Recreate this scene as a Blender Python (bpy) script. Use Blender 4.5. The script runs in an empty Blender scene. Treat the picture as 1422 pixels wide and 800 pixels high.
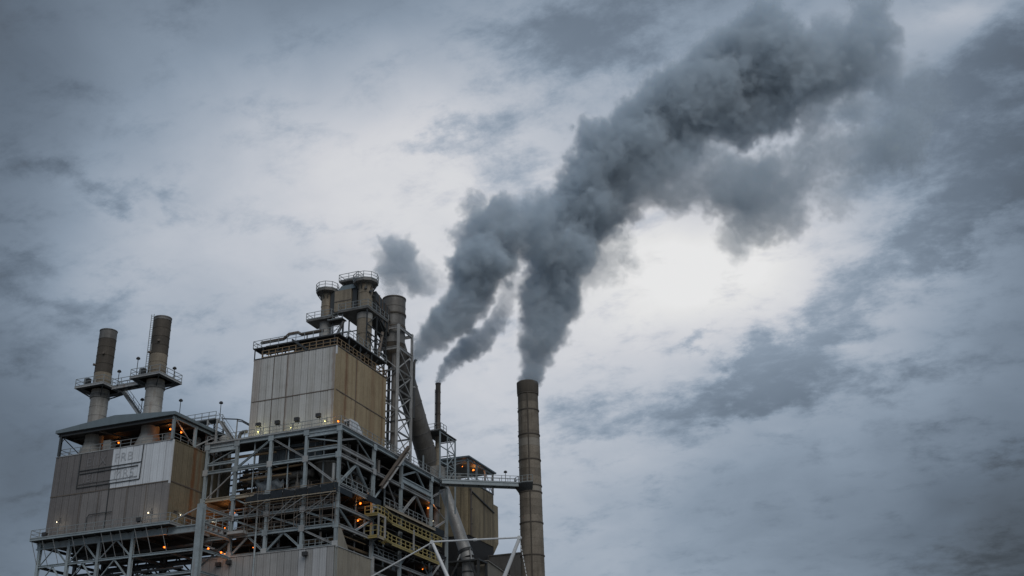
import bpy, math, random
from mathutils import Vector, Matrix, Quaternion

random.seed(11)
scene = bpy.context.scene
COL = scene.collection
R = math.radians

# ---------------------------------------------------------------- camera
cam_data = bpy.data.cameras.new('camera')
cam = bpy.data.objects.new('camera', cam_data)
COL.objects.link(cam)
cam_data.sensor_width = 36.0
cam_data.lens = 40.44
cam_data.clip_end = 6000
YAW, PITCH, ROLL = R(21.274), R(24.7505), R(1.3606)
fw = Vector((-math.sin(YAW) * math.cos(PITCH), math.cos(YAW) * math.cos(PITCH), math.sin(PITCH)))
r0 = Vector((math.cos(YAW), math.sin(YAW), 0))
d0 = fw.cross(r0)
rt = r0 * math.cos(ROLL) + d0 * math.sin(ROLL)
dn = d0 * math.cos(ROLL) - r0 * math.sin(ROLL)
mw = Matrix((( rt.x, -dn.x, -fw.x, 75.67), (rt.y, -dn.y, -fw.y, -129.51), (rt.z, -dn.z, -fw.z, 1.7), (0, 0, 0, 1)))
cam.matrix_world = mw
scene.camera = cam

# ---------------------------------------------------------------- world: overcast sky with broken cloud
SUN_EL, SUN_AZ = R(44), R(138)          # azimuth clockwise from +Y
world = bpy.data.worlds.new('World')
scene.world = world
world.use_nodes = True
wn = world.node_tree
wn.nodes.clear()


class NT:
    """small helper to wire nodes"""
    def __init__(self, tree):
        self.t = tree

    def n(self, kind, **kw):
        nd = self.t.nodes.new(kind)
        for k, v in kw.items():
            setattr(nd, k, v)
        return nd

    def put(self, sock, v):
        if hasattr(v, 'is_linked') or isinstance(v, bpy.types.NodeSocket):
            self.t.links.new(v, sock)
        else:
            sock.default_value = v

    def m(self, op, a, b=None, c=None, clamp=False):
        nd = self.n('ShaderNodeMath', operation=op, use_clamp=clamp)
        self.put(nd.inputs[0], a)
        if b is not None:
            self.put(nd.inputs[1], b)
        if c is not None:
            self.put(nd.inputs[2], c)
        return nd.outputs[0]

    def v(self, op, a, b=None, scale=None):
        nd = self.n('ShaderNodeVectorMath', operation=op)
        self.put(nd.inputs[0], a)
        if b is not None:
            self.put(nd.inputs[1], b)
        if scale is not None:
            self.put(nd.inputs['Scale'], scale)
        return nd.outputs['Value'] if op in ('DOT_PRODUCT', 'LENGTH', 'DISTANCE') else nd.outputs['Vector']

    def noise(self, vec, scale, detail=5, rough=.55, lac=2.0, dist=0.0, out='Fac'):
        nd = self.n('ShaderNodeTexNoise')
        self.put(nd.inputs['Vector'], vec)
        nd.inputs['Scale'].default_value = scale
        nd.inputs['Detail'].default_value = detail
        nd.inputs['Roughness'].default_value = rough
        nd.inputs['Lacunarity'].default_value = lac
        nd.inputs['Distortion'].default_value = dist
        return nd.outputs[out]

    def ramp(self, fac, stops, interp='LINEAR'):
        nd = self.n('ShaderNodeValToRGB')
        nd.color_ramp.interpolation = interp
        e = nd.color_ramp.elements
        e[0].position, e[0].color = stops[0][0], (*stops[0][1], 1)
        e[1].position, e[1].color = stops[1][0], (*stops[1][1], 1)
        for p, c in stops[2:]:
            q = e.new(p)
            q.color = (*c, 1)
        self.put(nd.inputs[0], fac)
        return nd.outputs[0]

    def mapr(self, x, a, b, c=0., d=1., smooth=False):
        nd = self.n('ShaderNodeMapRange', interpolation_type='SMOOTHSTEP' if smooth else 'LINEAR')
        self.put(nd.inputs[0], x)
        for i, q in enumerate((a, b, c, d)):
            nd.inputs[i + 1].default_value = q
        return nd.outputs[0]

    def mix(self, fac, a, b, mode='MIX'):
        nd = self.n('ShaderNodeMix', data_type='RGBA', blend_type=mode)
        self.put(nd.inputs[0], fac)
        self.put(nd.inputs[6], a if isinstance(a, bpy.types.NodeSocket) else (*a, 1))
        self.put(nd.inputs[7], b if isinstance(b, bpy.types.NodeSocket) else (*b, 1))
        return nd.outputs[2]


W = NT(wn)
geo = W.n('ShaderNodeTexCoord')
dirv = geo.outputs['Generated']
# cloud sheet coordinates: the direction projected on a flat layer overhead
sep = W.n('ShaderNodeSeparateXYZ')
W.put(sep.inputs[0], dirv)
zz = W.m('ADD', W.m('MAXIMUM', sep.outputs[2], 0.02), 0.30)
cmb = W.n('ShaderNodeCombineXYZ')
W.put(cmb.inputs[0], W.m('DIVIDE', sep.outputs[0], zz))
W.put(cmb.inputs[1], W.m('DIVIDE', sep.outputs[1], zz))
cmb.inputs[2].default_value = 3.7
sheet = cmb.outputs[0]
warp = W.v('SUBTRACT', W.noise(sheet, 4, 3, .55, out='Color'), (.5, .5, .5))
wdir = W.v('ADD', dirv, W.v('SCALE', warp, scale=.07))
warp2 = W.v('SUBTRACT', W.noise(sheet, 14, 6, .6, out='Color'), (.5, .5, .5))
wdir2 = W.v('ADD', dirv, W.v('SCALE', warp2, scale=.085))


def sky_lobe(where, az, el, sw, sh, tilt):
    a, e, t = R(az), R(el), R(tilt)
    c = Vector((math.sin(a) * math.cos(e), math.cos(a) * math.cos(e), math.sin(e)))
    if abs(sw - sh) < .05:
        q = W.v('DISTANCE', where, tuple(c))
        return W.m('POWER', 2.718 ** (-1 / R(sw) ** 2 / 100), W.m('MULTIPLY', W.m('MULTIPLY', q, q), 100.))
    ua = Vector((math.cos(a), -math.sin(a), 0))
    ue = ua.cross(c)
    if ue.z < 0:
        ue = -ue
    u1 = (ua * math.cos(t) + ue * math.sin(t)) / R(sw)
    u2 = (ue * math.cos(t) - ua * math.sin(t)) / R(sh)
    dv = W.v('SUBTRACT', where, tuple(c))
    q1 = W.v('DOT_PRODUCT', dv, tuple(u1))
    q2 = W.v('DOT_PRODUCT', dv, tuple(u2))
    q3 = W.v('DOT_PRODUCT', dv, tuple(c))
    s = W.m('MULTIPLY_ADD', q1, q1, W.m('MULTIPLY_ADD', q2, q2, W.m('MULTIPLY', q3, q3)))
    return W.m('POWER', 2.718, W.m('MULTIPLY', s, -1.0))


# high cloud deck, thin and thick places: (azimuth, elevation, half width, half height, tilt, luminance), degrees
HIGH_DECK = [
          (-50.6, 34.9, 5.3, 5.3, 0, -0.066), (-43, 36.5, 5.5, 5.5, 0, 0.01), (-34.5, 37.6, 5.7, 5.7, 0, -0.053), (-25.3, 38.1, 5.7, 5.7, 0, 0.016), (-16.1, 37.9, 5.7, 5.7, 0, 0.067),
          (-7.1, 37, 5.7, 5.7, 0, 0.027), (1.2, 35.5, 5.5, 5.5, 0, 0.129), (8.3, 33.7, 5.3, 5.3, 0, -0.027), (-49.3, 29, 5.3, 5.3, 0, -0.042), (-42, 30.3, 5.6, 5.6, 0, 0.007),
          (-33.9, 31.2, 5.8, 5.8, 0, 0.287), (-25.3, 31.6, 5.9, 5.9, 0, 0.248), (-16.5, 31.4, 5.9, 5.9, 0, 0.105), (-8, 30.6, 5.8, 5.8, 0, 0.1), (-0.1, 29.3, 5.6, 5.6, 0, 0.079),
          (6.7, 27.9, 5.4, 5.4, 0, -0.02), (-48.1, 22.9, 5.4, 5.4, 0, -0.026), (-41.1, 23.9, 5.6, 5.6, 0, 0.212), (-33.4, 24.5, 5.8, 5.8, 0, 0.09), (-25.3, 24.8, 5.9, 5.9, 0, 0.219),
          (-17, 24.6, 5.9, 5.9, 0, 0.296), (-8.9, 24, 5.8, 5.8, 0, 0.382), (-1.3, 23, 5.6, 5.6, 0, 0.151), (5.3, 21.8, 5.4, 5.4, 0, -0.045), (-47, 16.8, 5.3, 5.3, 0, -0.067),
          (-40.3, 17.5, 5.6, 5.6, 0, -0.032), (-32.9, 17.9, 5.8, 5.8, 0, 0.092), (-25.2, 18, 5.9, 5.9, 0, 0.161), (-17.4, 17.8, 5.9, 5.9, 0, 0.127), (-9.7, 17.4, 5.8, 5.8, 0, -0.031),
          (-2.4, 16.6, 5.6, 5.6, 0, 0.02), (-46.1, 10.9, 5.3, 5.3, 0, -0.041), (-39.5, 11.2, 5.5, 5.5, 0, 0.031), (-32.5, 11.4, 5.7, 5.7, 0, -0.103), (-25.2, 11.4, 5.7, 5.7, 0, 0.08),
          (-17.7, 11.3, 5.7, 5.7, 0, 0.081), (-10.4, 10.9, 5.7, 5.7, 0, 0.045), (-3.4, 10.4, 5.5, 5.5, 0, -0.017), (2.7, 9.9, 5.3, 5.3, 0, -0.132), (-10.8, 24.5, 4.6, 2.5, 10, 0.088),
          (5, 35, 2.6, 1.1, 0, 0.14),
          ]
# lower, darker broken clouds: (azimuth, elevation, half width, half height, tilt, cover)
LOW_CLOUDS = [
          (-45.8, 28.9, 3.78, 0.65, -4, 0.43), (-41.7, 28.2, 2.45, 0.62, -8, 0.4), (-47.7, 26.2, 1.77, 0.47, 0, 0.34), (-47.2, 24.2, 2.17, 0.77, -8, 0.46), (-45.4, 22.6, 2.99, 0.86, -10, 0.52),
          (-42.4, 22.9, 2.23, 0.57, 0, 0.34), (-47, 20.4, 2.36, 1.06, 0, 0.4), (-44.8, 13.8, 1.95, 0.59, 0, 0.4), (-25.7, 31.7, 1.19, 0.74, 0, 0.53), (-23.4, 32.3, 1.53, 0.79, 10, 0.53),
          (-21.8, 30.6, 2.14, 1.58, 20, 0.62), (-20.2, 29, 1.54, 1.39, 0, 0.44), (-14.8, 37.6, 4.59, 2.49, 10, 0.88), (-19.4, 36.4, 2.53, 2.05, 0, 0.35), (-6.5, 20.7, 4.38, 1.36, 28, 1.01),
          (-10.2, 18.9, 3.37, 1.19, 15, 0.84), (-3.8, 18.8, 4.93, 0.89, 4, 0.66), (-11.4, 21.7, 1.36, 0.41, 10, 0.62), (0.4, 29.9, 1.86, 2.1, 0, 0.97), (3.7, 30.6, 3.77, 2.15, 30, 0.79),
          (4.3, 26.9, 3.56, 1.93, 35, 0.88), (0.8, 24.9, 5.26, 1.4, 20, 0.7), (6.8, 32.8, 1.94, 1.68, 0, 0.7), (-18.4, 18.8, 2.14, 0.93, 5, 0.44), (-15.9, 17.9, 2.55, 0.74, 0, 0.44),
          (-20.6, 16.7, 1.7, 0.74, 0, 0.35), (2.4, 14.5, 2.74, 0.59, 0, 0.62), (1.1, 10.2, 3.88, 0.92, 8, 0.7), (-0.2, 15.7, 2.4, 0.52, 0, 0.35), (-30.9, 27.7, 1.7, 0.46, 0, 0.31),
          (-37, 22.9, 2.5, 0.63, 0, 0.31), (-46, 32.3, 2.38, 0.86, 0, 0.23),
          ]
lum = None
for *g_, amp in HIGH_DECK:
    lum = W.m('MULTIPLY_ADD', sky_lobe(wdir, *g_), amp, lum if lum is not None else .22)
cover = None
for *g_, amp in LOW_CLOUDS:
    cover = W.m('MULTIPLY_ADD', sky_lobe(wdir2, *g_), amp, cover if cover is not None else .20)
f1 = W.noise(sheet, 5.0, 9, .58, dist=.3)
f2 = W.noise(W.v('MULTIPLY', sheet, (1., 1.35, 1.)), 13, 10, .66, dist=.15)
lum = W.m('MAXIMUM', lum, .05)
det = W.m('MULTIPLY_ADD', f1, .55, -.275)
det = W.m('MULTIPLY', det, W.mapr(lum, .35, .85, 1.0, .5))
lum = W.m('MULTIPLY', lum, W.m('ADD', 1.0, det))
cx_ = W.m('ADD', W.m('MINIMUM', cover, 1.1), W.m('MULTIPLY_ADD', f2, 2.3, -1.15))
alpha = W.mapr(cx_, .16, 1.25, 0, 1, True)
lum = W.m('MULTIPLY', lum, W.m('MULTIPLY_ADD', alpha, -.50, 1.05))
lum = W.m('MINIMUM', W.m('MAXIMUM', lum, .045), .84)
tint = W.ramp(W.m('MULTIPLY', lum, 1.25, clamp=True), [(0, (.84, 1., 1.22)), (1., (1., 1., 1.0)), (.2, (.78, 1., 1.30)), (.4, (.81, 1., 1.25)), (.62, (.91, 1., 1.14)), (.82, (.98, 1., 1.06))])
cloud = W.mix(1.0, tint, W.ramp(lum, [(0, (0, 0, 0)), (1, (1, 1, 1))]), 'MULTIPLY')
sky = W.n('ShaderNodeTexSky', sky_type='NISHITA', sun_disc=False)
sky.sun_elevation = SUN_EL
sky.sun_rotation = SUN_AZ
sky.air_density, sky.dust_density = 1.5, 3
bg1 = W.n('ShaderNodeBackground')
W.put(bg1.inputs[0], sky.outputs[0])
bg1.inputs[1].default_value = .05
bg2 = W.n('ShaderNodeBackground')
W.put(bg2.inputs[0], cloud)
bg2.inputs[1].default_value = 1.0
mx = W.n('ShaderNodeMixShader')
mx.inputs[0].default_value = .94
wn.links.new(bg1.outputs[0], mx.inputs[1])
wn.links.new(bg2.outputs[0], mx.inputs[2])
wo = W.n('ShaderNodeOutputWorld')
wn.links.new(mx.outputs[0], wo.inputs[0])

sun_d = bpy.data.lights.new('sun', 'SUN')
sun_d.energy = 1.0
sun_d.angle = R(45)
sun_d.color = (1, .97, .93)
sun = bpy.data.objects.new('sun', sun_d)
COL.objects.link(sun)
to_sun = Vector((math.sin(SUN_AZ) * math.cos(SUN_EL), math.cos(SUN_AZ) * math.cos(SUN_EL), math.sin(SUN_EL)))
sun.rotation_euler = to_sun.to_track_quat('Z', 'Y').to_euler()
sun.location = (0, -60, 150)

world.cycles.sampling_method = 'MANUAL'
world.cycles.sample_map_resolution = 512
scene.view_settings.view_transform = 'Standard'
scene.view_settings.look = 'None'
scene.view_settings.exposure = 0
scene.view_settings.gamma = 1
cy = scene.cycles
cy.max_bounces = 6
cy.volume_bounces = 3
cy.diffuse_bounces = 3
cy.transparent_max_bounces = 8
cy.volume_step_rate = 1.5
cy.volume_max_steps = 256

# ---------------------------------------------------------------- materials
MATS = {}


def mat(name, col, rough=.7, metal=0., var=.12, streak=0., dirt=.25, dirtcol=(.06, .05, .04), rust=0., emis=None, ds=.45, bump=.15, spots=()):
    m = bpy.data.materials.new(name)
    m.use_nodes = True
    t = NT(m.node_tree)
    m.node_tree.nodes.clear()
    out = t.n('ShaderNodeOutputMaterial')
    b = t.n('ShaderNodeBsdfPrincipled')
    m.node_tree.links.new(b.outputs[0], out.inputs[0])
    b.inputs['Roughness'].default_value = rough
    b.inputs['Metallic'].default_value = metal
    if emis:
        b.inputs['Base Color'].default_value = (*col, 1)
        b.inputs['Emission Color'].default_value = (*col, 1)
        b.inputs['Emission Strength'].default_value = emis
        MATS[name] = m
        return m
    tc = t.n('ShaderNodeNewGeometry')
    pos = tc.outputs['Position']
    oi = t.n('ShaderNodeObjectInfo')
    c = t.mix(0., col, col)
    rnd = t.mapr(oi.outputs['Random'], 0, 1, 1 - var, 1 + var)
    hsv = t.n('ShaderNodeHueSaturation')
    t.put(hsv.inputs['Color'], c)
    t.put(hsv.inputs['Value'], rnd)
    c = hsv.outputs[0]
    n1 = t.noise(pos, ds, 6, .65)
    c = t.mix(t.mapr(n1, .42, .75, 0, dirt, True), c, dirtcol)
    n3 = t.noise(pos, 6., 5, .7)
    c = t.mix(t.mapr(n3, .35, .75, 0, dirt * .8, True), c, dirtcol)
    if streak:
        sv = t.v('MULTIPLY', pos, (1.0, 1.0, .05))
        n2 = t.noise(sv, 1.0, 4, .6, dist=.2)
        c = t.mix(t.mapr(n2, .42, .75, 0, streak, True), c, dirtcol)
    if rust:
        rv = t.v('MULTIPLY', pos, (.9, .9, .12))
        n4 = t.noise(rv, 1.0, 6, .7)
        c = t.mix(t.mapr(n4, .56, .72, 0, rust, True), c, (.16, .07, .025))
    for axis, at, w, amt in spots:          # vertical rust runs at one place on a wall
        sp = t.n('ShaderNodeSeparateXYZ')
        t.put(sp.inputs[0], pos)
        wob = t.m('MULTIPLY_ADD', t.noise(t.v('MULTIPLY', pos, (1, 1, .5)), 1.2, 4), .9, -.45)
        dd = t.m('ABSOLUTE', t.m('SUBTRACT', t.m('ADD', sp.outputs[axis], wob), at))
        c = t.mix(t.mapr(dd, 0., w, amt, 0., True), c, (.15, .06, .018))
    t.put(b.inputs['Base Color'], c)
    t.put(b.inputs['Roughness'], t.mapr(n3, .2, .8, max(.1, rough - .15), min(1, rough + .15)))
    if bump:
        bp = t.n('ShaderNodeBump')
        bp.inputs['Strength'].default_value = bump
        bp.inputs['Distance'].default_value = .05
        t.put(bp.inputs['Height'], n3)
        t.put(b.inputs['Normal'], bp.outputs[0])
    MATS[name] = m
    return m


mat('clad_grey', (.54, .54, .525), .55, .0, .10, .34, .25, (.22, .20, .16), rust=.22, spots=((0, -15.2, 1.3, .35), (0, -10.0, .35, .35), (0, -2.5, .4, .45)))
mat('clad_tan', (.40, .315, .195), .6, .0, .05, .45, .35, (.15, .105, .055), spots=((1, 4.6, .7, .75), (1, 12.5, 1.2, .35), (1, 7.6, .35, .5), (1, 15.6, .6, .45)))
mat('clad_left', (.235, .22, .212), .6, .0, .06, .35, .35, (.10, .095, .095))
mat('clad_left_side', (.21, .175, .115), .65, .0, .05, .5, .4, (.09, .07, .045), spots=((1, -2.2, .7, .9), (1, -.9, .5, .5)))
mat('clad_white', (.70, .735, .77), .5, .0, .05, .3, .2, (.33, .33, .34))
mat('clad_left_dark', (.175, .162, .157), .6, .0, .07, .35, .4, (.08, .075, .075))
mat('clad_rear', (.34, .27, .165), .7, 0, .12, .6, .5, (.06, .047, .03))
mat('clad_low_pale', (.46, .47, .48), .6, 0, .05, .3, .3, (.24, .24, .24))
mat('clad_low', (.36, .36, .355), .6, 0, .06, .3, .3, (.17, .16, .15))
mat('clad_low_side', (.30, .27, .215), .6, 0, .05, .35, .35, (.14, .12, .09))
mat('clad_blue', (.16, .19, .21), .6, 0, .08, .35, .35, (.05, .05, .05))
mat('trim_white', (.68, .70, .72), .5, 0, .02, 0, .2)
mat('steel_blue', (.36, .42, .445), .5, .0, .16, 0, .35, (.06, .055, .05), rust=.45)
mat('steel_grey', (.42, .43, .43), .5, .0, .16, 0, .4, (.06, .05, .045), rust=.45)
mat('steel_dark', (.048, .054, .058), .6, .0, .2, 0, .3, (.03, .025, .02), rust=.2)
mat('steel_brown', (.15, .125, .105), .7, .0, .2, 0, .4, (.05, .04, .03), rust=.4)
mat('rail_tan', (.27, .19, .11), .7, 0, .15, 0, .4, rust=.4)
mat('rail_yellow', (.40, .325, .125), .6, 0, .1, 0, .45, (.12, .10, .05))
mat('rail_grey', (.30, .33, .34), .6, 0, .15, 0, .3)
mat('beige', (.46, .40, .31), .65, 0, .06, 0, .3)
mat('grating', (.055, .058, .06), .8, 0, .15, 0, .3)
mat('floor_dark', (.045, .044, .042), .85, 0, .1, 0, .4, (.03, .03, .03))
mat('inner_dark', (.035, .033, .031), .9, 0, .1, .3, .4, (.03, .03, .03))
mat('roof_sheet', (.17, .215, .24), .55, 0, .03, .2, .25, (.08, .09, .09))
mat('shell_soot', (.098, .082, .064), .75, 0, .16, .6, .55, (.035, .03, .025), rust=.35)
mat('shell_tan', (.31, .265, .20), .7, 0, .12, .6, .5, (.09, .07, .05), rust=.6)
mat('shell_pale', (.40, .39, .365), .65, 0, .09, .55, .45, (.13, .11, .09), rust=.35)
mat('shell_grey', (.21, .205, .195), .6, .15, .10, .55, .4, (.05, .045, .04))
mat('duct_grey', (.20, .19, .175), .55, .2, .06, .4, .45, (.07, .06, .05))
mat('duct_pale', (.40, .40, .39), .5, .2, .05, .2, .3, (.2, .19, .17))
mat('chimney', (.245, .212, .17), .85, 0, .18, .8, .6, (.085, .07, .052), bump=.3)
mat('chimney_soot', (.13, .112, .09), .85, 0, .12, .5, .5, (.05, .043, .035), bump=.3)
mat('chimney_patch', (.30, .275, .235), .85, 0, .1, .4, .4, (.12, .1, .08), bump=.3)
mat('chimney_band', (.10, .085, .07), .8, 0, .1, 0, .3)
mat('white_paint', (.72, .74, .75), .45, 0, .02, 0, .25, (.3, .28, .25))
mat('concrete', (.16, .155, .145), .9, 0, .05, .4, .4)
mat('ground', (.17, .16, .145), .95, 0, 0, 0, .5, (.09, .085, .075), ds=.08, bump=.4)
mat('lamp_housing', (.04, .04, .042), .5, 0, .1, 0, .1)
mat('screen_net', (.010, .018, .026), .85, 0, .4, 0, .2)
mat('letter_paint', (.45, .47, .49), .8, 0, .05, .5, .7, (.45, .47, .5))
mat('letter_faint', (.185, .18, .185), .8, 0, .05, .5, .6, (.2, .19, .19))
mat('orange_glow', (1., .23, .025), emis=2.2)
mat('white_glow', (1., .9, .68), emis=1.3)
mat('green_glow', (1., .95, .42), emis=1.8)


# ---------------------------------------------------------------- mesh helpers
def world_origin(o):
    v = Vector((0, 0, 0))
    while o is not None:
        v += o.location
        o = o.parent
    return v


def link(name, me, m, parent=None, smooth=None):
    o = bpy.data.objects.new(name, me)
    COL.objects.link(o)
    if m and not me.materials:
        me.materials.append(MATS[m])
    if parent is not None:
        o.parent = parent
    if smooth:
        for p in me.polygons:
            p.use_smooth = True
        me.set_sharp_from_angle(angle=R(smooth))
    return o


def meshobj(name, verts, faces, m, parent=None, smooth=None):
    off = world_origin(parent) if parent is not None else Vector((0, 0, 0))
    me = bpy.data.meshes.new(name)
    me.from_pydata([tuple(Vector(v) - off) for v in verts], [], faces)
    me.update()
    return link(name, me, m, parent, smooth)


def thing(name, label, cat, loc, group=None):
    o = bpy.data.objects.new(name, None)
    o.empty_display_size = .5
    COL.objects.link(o)
    o.location = loc
    o['label'] = label
    o['category'] = cat
    if group:
        o['group'] = group
    return o


BOXF = [(0, 3, 2, 1), (4, 5, 6, 7), (0, 1, 5, 4), (1, 2, 6, 5), (2, 3, 7, 6), (3, 0, 4, 7)]


def boxv(x0, x1, y0, y1, z0, z1):
    return [(x0, y0, z0), (x1, y0, z0), (x1, y1, z0), (x0, y1, z0), (x0, y0, z1), (x1, y0, z1), (x1, y1, z1), (x0, y1, z1)]


def box(name, x0, x1, y0, y1, z0, z1, m, parent=None):
    return meshobj(name, boxv(x0, x1, y0, y1, z0, z1), BOXF, m, parent)


def frame_of(p0, p1):
    d = (Vector(p1) - Vector(p0))
    d.normalize()
    up = Vector((0, 0, 1)) if abs(d.z) < .95 else Vector((0, 1, 0))
    s = d.cross(up)
    s.normalize()
    u = s.cross(d)
    return d, s, u


def sweep_verts(p0, p1, prof):
    d, s, u = frame_of(p0, p1)
    vs = []
    for p in (p0, p1):
        for a, b in prof:
            vs.append(Vector(p) + s * a + u * b)
    n = len(prof)
    fs = [(i, (i + 1) % n, n + (i + 1) % n, n + i) for i in range(n)]
    fs += [tuple(range(n))[::-1], tuple(range(n, 2 * n))]
    return vs, fs


def iprof(w, h, t=.16):
    a, b, tw, tf = w / 2, h / 2, w * t * .5, h * t
    return [(-a, -b), (a, -b), (a, -b + tf), (tw, -b + tf), (tw, b - tf), (a, b - tf), (a, b), (-a, b), (-a, b - tf), (-tw, b - tf), (-tw, -b + tf), (-a, -b + tf)]


def beam(name, p0, p1, w, h, m, parent, kind='I'):
    prof = iprof(w, h) if kind == 'I' else [(-w / 2, -h / 2), (w / 2, -h / 2), (w / 2, h / 2), (-w / 2, h / 2)]
    if kind == 'L':
        t = min(w, h) * .28
        prof = [(-w / 2, -h / 2), (w / 2, -h / 2), (w / 2, -h / 2 + t), (-w / 2 + t, -h / 2 + t), (-w / 2 + t, h / 2), (-w / 2, h / 2)]
    vs, fs = sweep_verts(p0, p1, prof)
    return meshobj(name, vs, fs, m, parent)


def ring_pts(c, s, u, r, n):
    return [Vector(c) + (s * math.cos(2 * math.pi * i / n) + u * math.sin(2 * math.pi * i / n)) * r for i in range(n)]


def pipe(name, pts, r, m, parent, n=12, r1=None, caps=True):
    """round tube along a path; r1 = radius at the end"""
    pts = [Vector(p) for p in pts]
    vs, fs = [], []
    k = len(pts)
    s = None
    for i, p in enumerate(pts):
        d = (pts[min(i + 1, k - 1)] - pts[max(i - 1, 0)]).normalized()
        if s is None:
            _, s, u = frame_of(pts[0], pts[1])
        s = (s - d * s.dot(d)).normalized()
        u = s.cross(d)
        rr = r if r1 is None else r + (r1 - r) * i / (k - 1)
        vs += ring_pts(p, s, u, rr, n)
    for i in range(k - 1):
        for j in range(n):
            fs.append((i * n + j, i * n + (j + 1) % n, (i + 1) * n + (j + 1) % n, (i + 1) * n + j))
    if caps:
        fs.append(tuple(range(n))[::-1])
        fs.append(tuple((k - 1) * n + j for j in range(n)))
    return meshobj(name, vs, fs, m, parent, smooth=40)


def lathe(name, cx, cy, prof, m, parent, n=32, a0=0., a1=None):
    vs, fs = [], []
    full = a1 is None
    steps = n if full else n + 1
    for r, z in prof:
        for i in range(steps):
            a = a0 + ((2 * math.pi if full else a1 - a0) * i / n)
            vs.append((cx + r * math.cos(a), cy + r * math.sin(a), z))
    for k in range(len(prof) - 1):
        for i in range(n):
            j = (i + 1) % steps
            fs.append((k * steps + i, k * steps + j, (k + 1) * steps + j, (k + 1) * steps + i))
    return meshobj(name, vs, fs, m, parent, smooth=35)


POST = {}


def railing(path, m, parent, h=1.1, step=1.5, th=.065, name='railing', closed=False, kick=True):
    """handrail run: rails in one mesh, every post a child of it"""
    pts = [Vector(p) for p in path]
    if closed:
        pts.append(pts[0])
    vs, fs = [], []
    levels = [(h, th), (h * .52, th * .8)] + ([(.08, .12)] if kick else [])
    for a, b in zip(pts[:-1], pts[1:]):
        for hh, t in levels:
            v, f = sweep_verts(a + Vector((0, 0, hh)), b + Vector((0, 0, hh)), [(-th / 2, -t / 2), (th / 2, -t / 2), (th / 2, t / 2), (-th / 2, t / 2)])
            k = len(vs)
            vs += v
            fs += [tuple(i + k for i in q) for q in f]
    o = meshobj(name, vs, fs, m, parent)
    key = (m, h, th)
    if key not in POST:
        me = bpy.data.meshes.new('post')
        t = th * .55
        me.from_pydata(boxv(-t, t, -t, t, 0, h), [], BOXF)
        me.materials.append(MATS[m])
        POST[key] = me
    off = world_origin(o)
    done = []
    for a, b in zip(pts[:-1], pts[1:]):
        L = (b - a).length
        k = max(1, round(L / step))
        for i in range(k + 1):
            p = a.lerp(b, i / k)
            if any((p - q).length < .2 for q in done):
                continue
            done.append(p)
            po = bpy.data.objects.new('post', POST[key])
            COL.objects.link(po)
            po.parent = o
            po.location = p - off
    return o


def panel_mesh(key, w, h, m, axis, ribs=3):
    """one profiled cladding sheet; outward is -Y (axis y) or +X (axis x); origin at its lower corner"""
    prof = [(0, 0)]
    for i in range(ribs):
        c = w * (i + .5) / ribs
        q = w / ribs
        prof += [(c - q * .26, 0), (c - q * .16, .014), (c + q * .16, .014), (c + q * .26, 0)]
    prof.append((w, 0))
    prof = [(a, b + .03) for a, b in prof]
    prof = [(0, -.02)] + prof + [(w, -.02)]
    n = len(prof)
    vs = []
    for zz_ in (0, h):
        for a, b in prof:
            vs.append((a, -b, zz_) if axis == 'y' else (b, a, zz_))
    fs = [(i, i + 1, n + i + 1, n + i) for i in range(n - 1)]
    fs += [tuple(range(n))[::-1], tuple(range(n, 2 * n))]
    me = bpy.data.meshes.new('panel')
    me.from_pydata(vs, [], fs)
    me.materials.append(MATS[m])
    return me


def clad(parent, axis, plane, a0, a1, n, rows, mfun, jit=.035, gap=.05):
    """panels side by side on a wall plane; rows = [(z0, z1)...]; mfun(i, row) -> material name"""
    w = (a1 - a0) / n
    cache = {}
    off = world_origin(parent)
    for r, (z0, z1) in enumerate(rows):
        for i in range(n):
            mname = mfun(i, r)
            k = (mname, round(z1 - z0, 3))
            if k not in cache:
                cache[k] = panel_mesh(k, w - gap, z1 - z0 - .06, mname, axis)
            o = bpy.data.objects.new('panel', cache[k])
            COL.objects.link(o)
            o.parent = parent
            out = random.uniform(0, jit)
            a = a0 + i * w + gap / 2
            p = Vector((a, plane - out, z0 + .03)) if axis == 'y' else Vector((plane + out, a, z0 + .03))
            o.location = p - off
            o.rotation_euler[1 if axis == 'y' else 0] = random.uniform(-.0012, .0012)


def stair(name, p0, p1, w, m, parent, nst=None):
    """straight flight: two stringers and treads"""
    p0, p1 = Vector(p0), Vector(p1)
    d = p1 - p0
    side = Vector((-d.y, d.x, 0)).normalized() * (w / 2)
    vs, fs = [], []

    def add(v, f):
        k = len(vs)
        vs.extend(v)
        fs.extend(tuple(i + k for i in q) for q in f)
    for s in (-1, 1):
        add(*sweep_verts(p0 + side * s, p1 + side * s, [(-.04, -.14), (.04, -.14), (.04, .14), (-.04, .14)]))
    k = nst or max(3, int(abs(d.z) / .22))
    run = Vector((d.x, d.y, 0)).normalized()
    for i in range(1, k):
        c = p0 + d * (i / k)
        add(*sweep_verts(c - side, c + side, [(-.13, -.025), (.13, -.025), (.13, .025), (-.13, .025)]))
    return meshobj(name, vs, fs, m, parent)


def ladder(name, x, y, z0, z1, ax, m, parent, w=.5):
    vs, fs = [], []

    def add(v, f):
        k = len(vs)
        vs.extend(v)
        fs.extend(tuple(i + k for i in q) for q in f)
    dx, dy = (w / 2, 0) if ax == 'x' else (0, w / 2)
    for s in (-1, 1):
        add(boxv(x + dx * s - .035, x + dx * s + .035, y + dy * s - .035, y + dy * s + .035, z0, z1), BOXF)
    z = z0 + .3
    while z < z1:
        add(*sweep_verts((x - dx, y - dy, z), (x + dx, y + dy, z), [(-.02, -.02), (.02, -.02), (.02, .02), (-.02, .02)]))
        z += .35
    return meshobj(name, vs, fs, m, parent)


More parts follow.
